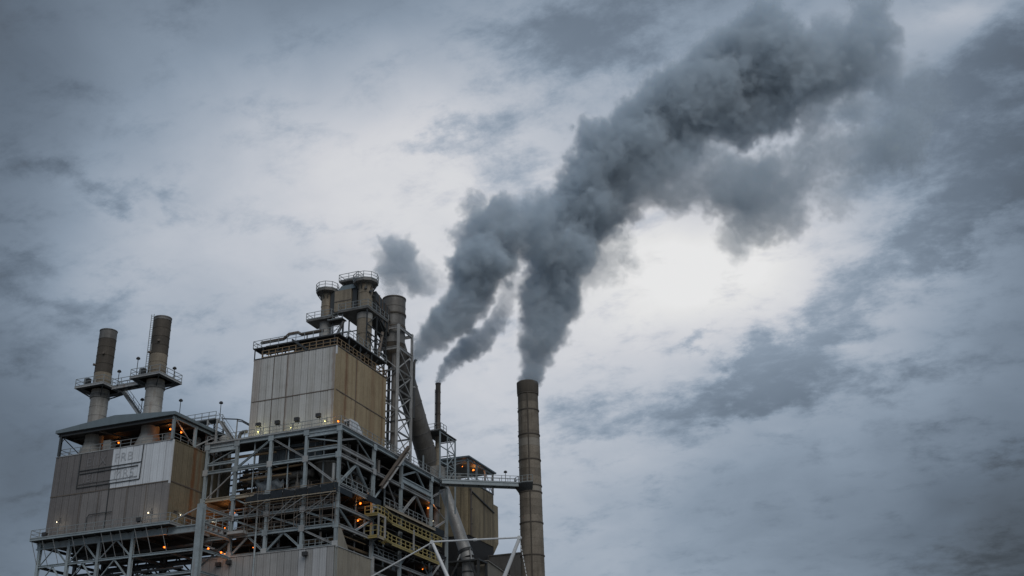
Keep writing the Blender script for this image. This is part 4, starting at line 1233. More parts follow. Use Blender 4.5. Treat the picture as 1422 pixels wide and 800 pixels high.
# ---- yellow catwalks
def catwalk(zb, drop, rail_h, label, y_end, nm):
    c = thing('yellow_catwalk', label, 'catwalk', (1.0, 16, zb), 'yellow railed catwalks on the right face')
    X_, x_ = 1.5, .3
    ya, yb, yc = 8.45, 10.4, 12.7
    zl_ = zb - drop
    box('landing', -.5, X_, ya, yb, zb - .12, zb, 'grating', c)
    box('walkway', x_, X_, yc, y_end, zl_ - .12, zl_, 'grating', c)
    stair('flight', ((x_ + X_) / 2, yb, zb), ((x_ + X_) / 2, yc, zl_), 1.1, 'rail_yellow', c, 6)
    beam('edge_beam', (X_ + .05, ya, zb - .16), (X_ + .05, yb, zb - .16), .1, .3, 'beige', c)
    beam('edge_beam', (-.5, ya - .05, zb - .16), (X_, ya - .05, zb - .16), .1, .3, 'rail_yellow', c)
    beam('edge_beam', (X_ + .05, yc, zl_ - .16), (X_ + .05, y_end, zl_ - .16), .1, .32, 'rail_yellow', c)
    railing([(-.5, ya, zb), (X_, ya, zb), (X_, yb, zb)], 'rail_yellow', c, rail_h, .95, th=.1)
    railing([(X_, yb, zb), (X_, yc, zl_), (X_, y_end, zl_), (x_, y_end, zl_)], 'rail_yellow', c, 1.1, 1.35, th=.1)
    for y in (ya + .2, yb - .2, 15.5, 20, 24.5, y_end - .3):
        zz_ = zb if y < 11 else zl_
        beam('bracket', (X_, y, zz_ - .2), (.1, y, zz_ - .2), .12, .22, 'steel_dark', c)
        beam('bracket', (X_ - .1, y, zz_ - .3), (.1, y, zz_ - 1.3), .1, .12, 'steel_dark', c, 'L')
    for y in (ya + .05, yb, 19.3) if nm else ():
        beam('hanger_post', (X_ + .12, y, zb - 3.1), (X_ + .12, y, zb - .1), .2, .2, 'steel_grey', c)
    if nm:
        beam('hanger_post', (-.5, ya - .1, zb - 3.1), (-.5, ya - .1, zb - .1), .2, .2, 'steel_grey', c)
    return c


catwalk(40.0, .45, 1.1, 'upper yellow railed catwalk along the right face of the tower', 29.0, True)
catwalk(36.95, .22, 1.45, 'lower yellow railed catwalk along the right face of the tower', 28.2, False)
BW = thing('beige_walkway', 'beige edged walkway above the yellow catwalks on the right face', 'walkway', (.5, 20, 41.8))
box('walk_plate', -.3, .75, 11.8, 28.2, 41.75, 41.85, 'grating', BW)
beam('edge_beam', (.82, 11.8, 41.8), (.82, 28.2, 41.8), .14, .34, 'beige', BW)
railing([(.75, 11.8, 41.9), (.75, 28.2, 41.9)], 'rail_grey', BW, 1.1, 1.5)
for y in (12, 16, 20, 24, 28):
    beam('bracket', (.8, y, 41.6), (.2, y, 41.6), .12, .2, 'steel_dark', BW)
# lower right equipment hints
for k, (x, y, z, sx, sy, sz, lab) in enumerate(((-3.5, 13, 34, 2.2, 3.2, 2.0, 'dark blower unit low behind the right face, nearest the pale wall'), (-3.2, 20.5, 34, 2., 2.6, 2.4, 'dark blower unit low behind the right face, middle one'), (-3.4, 27, 34, 2.0, 2.8, 1.8, 'dark blower unit low behind the right face, farthest one'), (-3.0, 14, 42, 2., 3, 2.2, 'dark machine unit behind the beige walkway near the net'), (-3.0, 24, 46.4, 2.2, 3.5, 1.9, 'dark machine unit on the upper floor behind the deep blue girder'))):
    T = thing('machine_unit', lab, 'machine', (x, y, z))
    box('housing', x - sx / 2, x + sx / 2, y - sy / 2, y + sy / 2, z, z + sz * .7, 'shell_grey', T)
    pipe('drum', [(x, y - sy * .3, z + sz * .75), (x, y + sy * .3, z + sz * .75)], sz * .3, 'duct_grey', T, 16)
    box('panel_door', x + sx / 2, x + sx / 2 + .04, y - .5, y + .5, z + .2, z + sz * .6, 'steel_blue', T)

# ================================================================ 3. CHIMNEY AND ITS BRIDGE
CX, CY = 12.3, 39.3
CH = thing('chimney', 'tall round brown chimney with dark hoops standing alone at the right', 'chimney', (CX, CY, 0))


def cr(z):
    return 1.66 + (67 - z) * .0065


z = 0.
while z < 65.4:
    z1 = min(z + 1.25, 65.5)
    lathe('shell_course', CX, CY, [(cr(z), z), (cr(z) + .018, z + .01), (cr(z) + .018, z + .06), (cr(z), z + .07), (cr(z1), z1)], 'chimney_soot' if z > 62.6 else ('chimney_patch' if int(z * 7.3) % 11 == 3 else 'chimney'), CH, 44)
    z = z1
lathe('collar', CX, CY, [(1.68, 65.3), (1.80, 65.5), (1.82, 67.3), (1.7, 67.4), (1.55, 67.4), (1.5, 64)], 'chimney_soot', CH, 44)
for z in (65.25, 62.4, 58.2, 54.0, 49.75, 48.7, 43.8, 38.7, 33.5):
    lathe('band', CX, CY, [(cr(z), z - .1), (cr(z) + .1, z - .08), (cr(z) + .1, z + .08), (cr(z), z + .1)], 'chimney_band', CH, 44)
ang = R(-72)
for da in (0,):
    lathe('cable_strip', CX, CY, [(cr(65) + .03, 30), (cr(65) + .06, 65.2)], 'chimney_band', CH, 3, ang, ang + .001)
sx, sy = CX + math.cos(ang) * (cr(45) + .1), CY + math.sin(ang) * (cr(45) + .1)
beam('cable_strip', (CX + math.cos(ang) * (cr(0) + .05), CY + math.sin(ang) * (cr(0) + .05), 0.5), (CX + math.cos(ang) * (cr(65) + .05), CY + math.sin(ang) * (cr(65) + .05), 65.2), .14, .14, 'chimney_band', CH, 'box')
a2 = R(-160)
for k in range(17):
    z = 31 + 2.0 * k
    r1 = cr(z)
    pipe('step_iron', [(CX + math.cos(a2) * r1, CY + math.sin(a2) * r1, z), (CX + math.cos(a2) * (r1 + .16), CY + math.sin(a2) * (r1 + .12), z)], .04, 'chimney_band', CH, 6)
lathe('gallery', CX, CY, [(cr(50), 48.6), (cr(50) + .25, 49.0), (2.55, 49.75), (2.6, 49.85), (2.6, 49.95), (cr(50), 49.95)], 'steel_dark', CH, 16, R(-175), R(-60))
railing([(CX + 2.55 * math.cos(R(t)), CY + 2.55 * math.sin(R(t)), 49.95) for t in range(-175, -59, 19)], 'rail_grey', CH, 1.1, .9)
BR = thing('chimney_bridge', 'long blue grey footbridge from the tower end to the chimney', 'footbridge', (6, 35, 49.8))
p0, p1 = Vector((.6, 30.6, 49.9)), Vector((10.7, 37.7, 49.9))
d = (p1 - p0).normalized()
sd = Vector((d.y, -d.x, 0)) * .75
meshobj('walkway', [p0 - sd, p0 + sd, p1 + sd, p1 - sd, p0 - sd + Vector((0, 0, .1)), p0 + sd + Vector((0, 0, .1)), p1 + sd + Vector((0, 0, .1)), p1 - sd + Vector((0, 0, .1))], BOXF, 'grating', BR)
for s_ in (-1, 1):
    beam('stringer', p0 + sd * s_ * 1.05 + Vector((0, 0, -.18)), p1 + sd * s_ * 1.05 + Vector((0, 0, -.18)), .2, .62, 'steel_blue', BR)
    railing([p0 + sd * s_ + Vector((0, 0, .1)), p1 + sd * s_ + Vector((0, 0, .1))], 'rail_grey', BR, 1.1, 1.4)
for q in (.1, .3, .5, .7, .9):
    c_ = p0.lerp(p1, q)
    beam('cross_beam', c_ - sd + Vector((0, 0, -.2)), c_ + sd + Vector((0, 0, -.2)), .12, .25, 'steel_dark', BR)

# ================================================================ 4. REAR SILO BUILDING, GALLERY TUBE, LOW BLOCKS
RB = thing('rear_silo', 'tan stained clad silo building with open top storey behind the tower end', 'building', (-6, 50, 0))
RX, RYN, RYF = -1.05, 45.0, 55.9
box('wall', -9.5, RX - .06, RYN + .06, RYF, 38, 53.7, 'inner_dark', RB)
clad(RB, 'x', RX, RYN, RYF, 7, [(44.6, 53.8)], lambda i, r: 'clad_rear')
clad(RB, 'y', RYN, -9.5, RX, 6, [(44.6, 53.8)], lambda i, r: 'clad_rear')
clad(RB, 'x', RX - .5, RYN + .4, RYF, 6, [(36.0, 44.5)], lambda i, r: 'clad_rear')
clad(RB, 'y', RYN + .5, -9.5, RX - .5, 6, [(36.0, 44.5)], lambda i, r: 'clad_rear')
box('lower_core', -9.4, RX - .6, RYN + .6, RYF, 0, 44.5, 'clad_rear', RB)
box('bay', -7, RX + .02, RYF, 58.0, 45.6, 52.2, 'clad_rear', RB)
meshobj('bay_hopper', [(-6, RYF, 43.6), (RX - .3, RYF, 43.6), (RX - .3, 56.6, 43.6), (-6, 56.6, 43.6), (-7, RYF, 45.6), (RX + .02, RYF, 45.6), (RX + .02, 58.0, 45.6), (-7, 58.0, 45.6)], BOXF, 'clad_rear', RB)
beam('slanted_pipe', (RX + .2, RYN + .2, 52.3), (RX + .2, RYF - .1, 50.6), .16, .2, 'steel_dark', RB, 'box')
beam('corner_pipe', (RX + .25, RYN + .5, 44.6), (RX + .25, RYN + .5, 53.8), .25, .25, 'steel_brown', RB, 'box')
for z in (46.5, 49, 51.5, 53.2):
    beam('pipe_clip', (RX, RYN + .5, z), (RX + .55, RYN + .5, z), .1, .14, 'steel_dark', RB, 'box')
box('floor_plate', -9.6, RX + .12, RYN - .12, RYF + .1, 53.8, 53.95, 'steel_dark', RB)
for y in (RYN, 48.6, 52.3, RYF - .1):
    for x in (-9.4, RX):
        beam('canopy_column', (x, y, 53.95), (x, y, 57.7), .28, .28, 'steel_blue', RB)
meshobj('roof', [(-9.9, 44.4, 57.75), (-.6, 44.4, 57.75), (-.6, 56.5, 57.75), (-9.9, 56.5, 57.75), (-9.9, 44.4, 58.2), (-.6, 44.4, 58.0), (-.6, 56.5, 58.0), (-9.9, 56.5, 58.2)], BOXF, 'roof_sheet', RB)
beam('eave_beam', (RX, 44.6, 57.5), (RX, 56.2, 57.5), .2, .3, 'steel_blue', RB)
beam('eave_beam', (-9.4, 44.9, 57.4), (RX, 44.9, 57.4), .2, .3, 'steel_blue', RB)
beam('brace', (RX, 52.5, 57.2), (RX, 55.6, 54.2), .14, .14, 'steel_grey', RB, 'L')
beam('brace', (-5.5, 45, 56.6), (RX - .2, 45, 57.2), .16, .16, 'steel_grey', RB, 'L')
railing([(-9.5, RYN, 53.95), (RX, RYN, 53.95), (RX, RYF, 53.95)], 'rail_grey', RB, 1.1, 1.5)
for k, (x, y) in enumerate(((-4.3, 46.2), (-3.4, 46.4), (-5.2, 46.3), (-2.4, 50.5))):
    lathe('roof_drum', x, y, [(.3, 53.95), (.3, 55.0 + .3 * (k % 2)), (.12, 55.3), (0, 55.4)], 'shell_tan', RB, 12)
GT = thing('gallery_tube', 'pale tapering round tube slanting down in front of the rear silo', 'duct', (.7, 40, 40))
A, B = Vector((-3.6, 40, 52.6)), Vector((.95, 40, 39.7))
N = 12
for k in range(N):
    ra, rb = .80 + .28 * k / N, .80 + .28 * (k + 1) / N
    pipe('tube_section', [A.lerp(B, k / N), A.lerp(B, (k + .985) / N)], ra, 'duct_pale', GT, 28, r1=rb)
d = (B - A).normalized()
a = A.lerp(B, .9)
pipe('tube_collar', [a, a + d * .5], 1.2, 'steel_dark', GT, 28)
lathe('drop_pipe', 1.0, 40, [(1.05, 39.6), (1.0, 38.6), (.95, 38.5), (.95, 24)], 'duct_pale', GT, 28)
lathe('drop_hoop', 1.0, 40, [(.95, 37.3), (1.05, 37.3), (1.05, 37.5), (.95, 37.5)], 'steel_dark', GT, 28)
GP = thing('tube_platform', 'dark braced platform carrying the foot of the slanting tube', 'platform', (1, 40, 0))
box('platform', -2.2, 3.6, 38.4, 42, 38.85, 39.1, 'steel_dark', GP)
for x, y in ((-2, 38.6), (3.4, 38.6), (-2, 41.8), (3.4, 41.8)):
    beam('leg', (x, y, 0), (x, y, 38.8), .35, .35, 'steel_dark', GP)
for x0_, x1_ in ((-2, 0), (3.4, 1.9)):
    beam('platform_brace', (x0_, 38.6, 35.6), (x1_, 38.6, 38.8), .25, .25, 'steel_dark', GP, 'box')
for k, (x, y) in enumerate(((-.2, 38.6), (2.2, 38.7), (.3, 41.4))):
    beam('strut', (x, y, 39.1), (.9 + (x - 1) * .5, 39.6, 41.2), .16, .16, 'steel_grey', GP, 'box')
LBK = thing('low_block', 'plain dark concrete block low beside the chimney', 'building', (3, 54, 0))
box('block_wall', -.4, 5.8, 52, 58, 0, 42.2, 'concrete', LBK)
box('block_cap', -.5, 5.9, 51.9, 58.1, 42.2, 42.4, 'concrete', LBK)
box('block_window', 1.6, 3.4, 51.96, 52.04, 38.4, 39.8, 'inner_dark', LBK)
SG = thing('sloped_gallery', 'tan roofed sloping gallery at the foot of the rear silo', 'gallery', (3, 44, 30))
meshobj('gallery_body', [(1.4, 42.4, 33), (3.4, 42.4, 33), (3.4, 52, 30), (1.4, 52, 30), (1.4, 42.4, 39.3), (3.4, 42.4, 39.3), (3.4, 52, 38.4), (1.4, 52, 38.4)], BOXF, 'clad_low_side', SG)
meshobj('gallery_roof', [(1.2, 42.2, 39.35), (3.6, 42.2, 39.35), (3.6, 52.0, 38.45), (1.2, 52.0, 38.45), (1.2, 42.2, 39.5), (3.6, 42.2, 39.5), (3.6, 52.0, 38.6), (1.2, 52.0, 38.6)], BOXF, 'shell_pale', SG)
for y in (43, 51):
    beam('leg', (2.4, y, 0), (2.4, y, 32), .4, .4, 'steel_dark', SG)

# ================================================================ 5. WHITE V MAST IN FRONT
VM = thing('white_mast', 'white tubular V mast with a cross tie and stay lines in front of the tower', 'mast', (37.0, -40, 0))
base = Vector((37.1, -40, 14.6))
L_, R_ = Vector((32.9, -40, 23.4)), Vector((40.95, -40, 22.95))
pipe('arm', [base, L_], .22, 'white_paint', VM, 14, r1=.13)
pipe('arm', [base, R_], .24, 'white_paint', VM, 14, r1=.14)
pipe('cross_tie', [L_ + Vector((0, 0, .05)), R_ + Vector((0, 0, .05))], .075, 'white_paint', VM, 10)
pipe('stay', [L_, (24.0, -41, 19.3)], .065, 'white_paint', VM, 8)
for q in range(18):
    a = R_.lerp(Vector((41.9, -40, 17.5)), q / 18)
    b = R_.lerp(Vector((41.9, -40, 17.5)), (q + .7) / 18)
    pipe('stay_link', [a, b], .035, 'white_paint', VM, 6)
for P in (L_, R_):
    pipe('head_pulley', [P + Vector((0, -.14, .02)), P + Vector((0, .14, .02))], .17, 'white_paint', VM, 14)
pipe('tie_joint', [L_.lerp(R_, .5) + Vector((-.15, 0, .05)), L_.lerp(R_, .5) + Vector((.15, 0, .05))], .12, 'white_paint', VM, 10)
pipe('post', [(37.1, -40, 0), (37.1, -40, 14.8)], .45, 'white_paint', VM, 16)
box('foot', 36.2, 38.0, -40.9, -39.1, 0, .6, 'concrete', VM)


# ================================================================ 6. LAMPS
def lamp(p, label, glow, power, size=.17, face=(0, -1, 0)):
    size *= .8
    t = thing('lamp', label, 'lamp', p)
    p = Vector(p)
    f = Vector(face).normalized()
    up = Vector((0, 0, 1))
    s_ = f.cross(up).normalized()
    pipe('hood', [p - f * .24 + up * .10, p - f * .02 + up * .04], size * .6, 'lamp_housing', t, 10, r1=size * 1.1)
    size = size if glow == 'orange_glow' else size * .75
    lathe('lens', p.x, p.y, [(0, p.z - size), (size * .7, p.z - size * .7), (size, p.z), (size * .7, p.z + size * .6), (0, p.z + size * .75)], glow, t, 12)
    pipe('bracket', [p - f * .2 + up * .1, p - f * .5 + up * .25, p - f * .55 + up * .7], .04, 'steel_dark', t, 6)
    ld = bpy.data.lights.new('lamp_light', 'POINT')
    ld.energy = power * .4
    ld.color = {'orange_glow': (1, .36, .09), 'white_glow': (1, .88, .66), 'green_glow': (1, .95, .5)}[glow]
    ld.shadow_soft_size = .2
    lo = bpy.data.objects.new('lamp_light', ld)
    COL.objects.link(lo)
    lo.parent = t
    lo.location = f * (size + .25)
    return t


O = 'orange_glow'
lamp((-35.25, -2.0, 52.0), 'orange lamp under the canopy between the two left stacks', O, 60)
lamp((-24.8, -4.0, 52.0), 'orange lamp high under the right end of the canopy', O, 60)
lamp((-22.1, -5.0, 50.88), 'orange lamp low at the canopy right corner above the tan side wall', O, 50)
lamp((-22.9, -5.0, 35.2), 'single orange lamp under the left building deck', O, 60)
lamp((-19.15, 3.0, 41.4), 'brighter orange lamp in the tower left bay above its neighbour column', O, 110, .2)
lamp((-16.74, 1.2, 40.45), 'orange lamp next to the second left face column', O, 35)
lamp((-19.8, 3.6, 39.2), 'faint orange lamp below the pair in the tower left bay', O, 20, .12)
lamp((-16.66, -4.0, 34.6), 'left one of three low orange lamps beside the pale lower wall', O, 50)
lamp((-16.6, -1.2, 34.6), 'middle one of three low orange lamps beside the pale lower wall', O, 50)
lamp((-16.9, .5, 34.75), 'right one of three low orange lamps beside the pale lower wall', O, 40)
lamp((-15.2, 4.0, 36.1), 'tiny orange lamp behind the inverted V brace above the pale lower wall', O, 12, .09)
lamp((-1.2, 8.25, 41.6), 'orange lamp above the yellow landing on the right face', O, 90, .2, (1, 0, 0))
lamp((-1.5, 8.3, 39.25), 'orange lamp left of the lower yellow landing', O, 60, .17, (1, 0, 0))
lamp((-3.6, 10.6, 41.4), 'faint orange lamp deep behind the upper yellow landing', O, 15, .1, (1, 0, 0))
lamp((-1.0, 29.3, 45.6), 'orange lamp near the far end of the tower right face', O, 70, .2, (1, 0, 0))
lamp((-2.0, 29.7, 36.4), 'small orange lamp low under the lower yellow catwalk', O, 15, .12, (1, 0, 0))
lamp((-2.5, 50.4, 57.2), 'bright orange lamp under the rear silo roof', O, 110, .24, (1, 0, 0))
lamp((-3.3, 47.6, 57.2), 'faint orange lamp at the left under the rear silo roof', O, 20, .12, (1, 0, 0))
lamp((-.9, .9, 51.2), 'orange lamp on the deck corner below the tall box', O, 40, .17)
lamp((-13.8, 1.1, 51.5), 'yellow green floodlight at the left foot of the tall box', 'green_glow', 70, .2)
lamp((-8.5, 1.1, 51.45), 'pale floodlight at the middle foot of the tall box', 'green_glow', 35, .13)
lamp((-3.1, 1.1, 51.6), 'pale floodlight near the right foot of the grey front wall', 'green_glow', 35, .13)
lamp((-39.1, -7.75, 39.7), 'white floodlight near the left end of the lower railed deck', 'white_glow', 35, .13)
lamp((-23.9, -7.75, 39.3), 'white floodlight near the right corner of the lower railed deck', 'white_glow', 45, .16)
lamp((-20.95, -4.9, 39.3), 'white floodlight on the tan side wall of the left building', 'white_glow', 35, .14, (1, 0, 0))
lamp((-16.4, -4.0, 38.1), 'small white lamp above the outrigger walkway beside the big column', 'white_glow', 20, .11, (1, 0, 0))
lamp((.95, 27.1, 42.9), 'small white lamp at the far end of the beige walkway', 'white_glow', 12, .1, (1, 0, 0))


def floodlight_box(p, label):
    t = thing('floodlight', label, 'floodlight', p)
    p = Vector(p)
    box('housing', p.x - .35, p.x + .35, p.y - .5, p.y - .1, p.z - .25, p.z + .25, 'lamp_housing', t)
    beam('arm', p + Vector((0, 0, 0)), p + Vector((0, .2, -.5)), .08, .08, 'lamp_housing', t, 'box')
    box('yoke', p.x - .4, p.x + .4, p.y - .15, p.y - .05, p.z - .32, p.z - .25, 'lamp_housing', t)
    return t


floodlight_box((-17.3, -.4, 33.2), 'unlit dark floodlight on the left end of the pale lower wall')
floodlight_box((-15.6, -.5, 33.3), 'unlit dark floodlight just right of the left end floodlight on the lower wall')
floodlight_box((-4.0, -.5, 33.3), 'unlit dark floodlight below the tower corner on the pale lower wall')
floodlight_box((-13.3, .6, 52.3), 'unlit dark floodlight beside the yellow green lamp')
floodlight_box((-10.2, .6, 52.2), 'unlit dark floodlight second from the left on the tall box deck')
floodlight_box((-7.1, .6, 52.2), 'unlit dark floodlight third from the left on the tall box deck')
floodlight_box((-3.7, .6, 52.3), 'unlit dark floodlight on the tall box deck nearest the corner')
floodlight_box((-40.2, -8.2, 38.0), 'unlit dark floodlight on the left end of the lower railed deck')
floodlight_box((-24.6, -8.3, 38.3), 'unlit dark floodlight on the right end of the lower railed deck')


def lamp_pole(x, y, z0_, z1_, label):
    t = thing('lamp_pole', label, 'lamp pole', (x, y, z0_), 'thin lamp poles on the platforms')
    pipe('pole', [(x, y, z0_), (x, y, z1_)], .05, 'steel_dark', t, 8)
    lathe('head', x, y, [(.06, z1_), (.28, z1_ + .08), (.3, z1_ + .22), (.16, z1_ + .4), (0, z1_ + .42)], 'lamp_housing', t, 12)
    lathe('foot_plate', x, y, [(.14, z0_), (.14, z0_ + .05), (.05, z0_ + .06)], 'steel_dark', t, 10)


lamp_pole(-29.4, -6.9, 59.6, 62.1, 'lamp pole at the front of the platform on the laddered stack')
lamp_pole(-33.9, -5.3, 59.45, 61.4, 'lamp pole on the footbridge between the left stacks')
lamp_pole(-31.1, -3.0, 53.95, 57.4, 'lamp pole on the canopy roof left of the laddered stack')
lamp_pole(-26.0, -3.0, 59.6, 61.4, 'lamp pole right of the laddered stack on its platform')
lamp_pole(-25.1, -2.0, 53.4, 56.7, 'lamp pole on the right slope of the canopy roof')
lamp_pole(-21.1, 2.0, 54.6, 57.0, 'lamp pole on the narrow stair tower')
lamp_pole(9.0, 36.9, 50.0, 51.8, 'lamp pole on the footbridge beside the chimney')

# ================================================================ 7. SMOKE
PLUMES = {
    'main': ('broad dark smoke plume drifting up and right from the tall chimney', [(12.6, 39.35, 67.4, 1.6, 2.0), (13.0, 39.4, 68.8, 1.75, 1.8), (13.3, 39.5, 70.4, 2.1, 1.5), (13.8, 39.7, 72.9, 2.78, 1.2), (15.3, 38.8, 75.5, 3.53, 1), (15.4, 40.8, 79.6, 4.42, 1), (16.8, 40.2, 82.7, 5.19, 1), (17.4, 42.8, 87.3, 5.86, 1), (19.8, 40.0, 89.8, 6.66, 1), (19.8, 44.6, 96.2, 7.23, 1), (22.6, 43.4, 99.4, 7.42, 1), (24.5, 46.7, 105.0, 7.49, 1), (27.9, 45.0, 107.5, 7.42, 1), (31.4, 46.1, 111.7, 7.35, 1), (34.5, 49.7, 117.0, 7.41, 1), (38.2, 52.4, 121.1, 7.46, 1), (43.3, 50.3, 121.6, 7.77, 1), (47.4, 56.1, 127.7, 8.09, 1), (52.5, 57.7, 130.6, 7.87, 1), (57.9, 54.7, 128.4, 7.89, 1), (56.5, 56.7, 137.7, 4.69, 1), (46.6, 53.3, 132.0, 4.64, 1), (50.1, 55.9, 118.5, 5.31, .9), (56.2, 57.0, 120.7, 5.6, .9), (62.9, 56.7, 125.9, 6.76, .95), (68.0, 60.8, 128.7, 6.1, .85), (73.3, 62.8, 132.3, 6.2, .8), (74.9, 63.5, 138.2, 4.6, .7), (76.2, 65.8, 129.6, 4.9, .55), (63.2, 58.3, 119.6, 4.54, .5), (31.3, 45.3, 103.2, 4.65, .6), (36.7, 48.7, 107.7, 5.73, .7), (41.6, 51.2, 109.4, 5.22, .5), (38.4, 51.4, 104.7, 5.16, .5), (44.4, 52.0, 105.7, 5.7, .55), (49.2, 52.2, 102.6, 6.19, .6), (53.4, 57.5, 105.0, 6.2, .6), (57.4, 56.7, 105.1, 5.18, .5), (50.2, 54.7, 98.1, 5.1, .55), (55.7, 55.9, 98.2, 4.85, .45), (47.1, 51.6, 93.0, 3.79, .4), (61.6, 59.3, 109.0, 5.74, .4), (66.2, 61.3, 111.3, 5.24, .35), (74.9, 62.2, 110.4, 4.72, .6), (77.5, 64.3, 114.5, 4.49, .6), (77.9, 64.2, 109.2, 3.66, .5), (64.5, 58.2, 101.0, 4.37, .3), (70.0, 60.6, 106.2, 3.9, .25), (23.2, 45.0, 87.9, 3.74, .35), (25.8, 45.9, 92.0, 4.28, .4), (76.0, 64.3, 142.5, 4.4, .5), (57.3, 56.7, 139.8, 4.5, .95), (67.5, 60.8, 136.0, 4.2, .6), (80.6, 65.6, 125.6, 4.2, .35), (69.3, 61.3, 119.8, 4.8, .42), (74.0, 63.0, 120.2, 4.2, .34), (83.5, 66.8, 121.5, 4.0, .28)], .36),
    'second': ('dark smoke plume rising right from behind the lattice mast', [(-.5, 23.0, 67.9, .6, 1.8), (-.1, 23.2, 68.9, 1.1, 1.5), (.4, 23.3, 69.8, 1.5, 1.2), (1.4, 23.7, 71.2, 2.06, 1), (3.7, 23.6, 72.9, 2.65, 1), (5.3, 25.6, 75.5, 3.13, 1), (7.6, 25.7, 77.7, 3.49, 1), (8.1, 27.5, 81.3, 3.99, 1), (10.0, 25.6, 83.6, 4.73, 1), (10.2, 28.9, 88.8, 5.0, 1), (9.4, 27.0, 92.4, 4.09, .9), (11.6, 29.4, 93.0, 4.33, .9), (7.5, 26.1, 90.0, 2.87, .6), (14.9, 28.7, 90.1, 4.31, .8), (17.2, 31.0, 93.7, 4.1, .6), (16.8, 31.3, 89.1, 3.34, .6), (8.2, 26.1, 95.3, 2.42, .5)], .26),
    'puff': ('detached dark smoke puff hanging above the fat stack', [(-2.6, 19.6, 77.4, 1.55, .55), (-2.4, 19.7, 79.0, 1.7, .55), (-2.1, 19.8, 80.4, 2.31, .65), (-3.0, 19.5, 82.9, 2.56, .9), (-3.2, 18.8, 86.2, 2.23, .9), (-1.0, 19.2, 85.3, 2.58, .9), (-1.0, 21.0, 83.2, 2.91, .95), (.5, 21.1, 80.7, 2.55, .8), (3.2, 21.5, 78.8, 1.5, .6), (1.9, 21.4, 82.8, 1.63, .5), (-4.7, 18.3, 85.4, 1.3, .5), (-3.6, 19.0, 84.4, 2.2, .8), (1.6, 21.0, 81.6, 2.1, .7), (3.2, 21.4, 80.2, 1.8, .5), (5.2, 22.3, 79.4, 1.3, .35)], .22),
    'thin': ('small wispy smoke trail from the thin pipe stack', [(-1.0, 32.75, 67.3, .45, 2.), (-.8, 32.8, 68.0, .6, 1.6), (-.5, 32.9, 68.7, .85, 1.3), (.3, 33.2, 70.1, 1.2, 1), (1.9, 33.2, 71.3, 1.56, 1), (3.1, 34.6, 72.9, 1.81, 1), (4.9, 34.7, 74.2, 1.93, 1), (6.6, 35.7, 75.9, 1.94, .9), (8.3, 36.0, 77.5, 1.7, .8), (9.3, 36.9, 80.0, 1.71, .45), (10.1, 37.1, 82.7, 1.84, .35), (11.3, 37.7, 85.4, 1.85, .3)], .2),
}


def smoke_material(name, dens):
    m = bpy.data.materials.new(name)
    m.use_nodes = True
    t = m.node_tree
    t.nodes.clear()
    out = t.nodes.new('ShaderNodeOutputMaterial')
    pv = t.nodes.new('ShaderNodeVolumePrincipled')
    pv.inputs['Color'].default_value = (.84, .925, .995, 1)
    pv.inputs['Density'].default_value = dens
    pv.inputs['Anisotropy'].default_value = .0
    t.links.new(pv.outputs[0], out.inputs['Volume'])
    return m


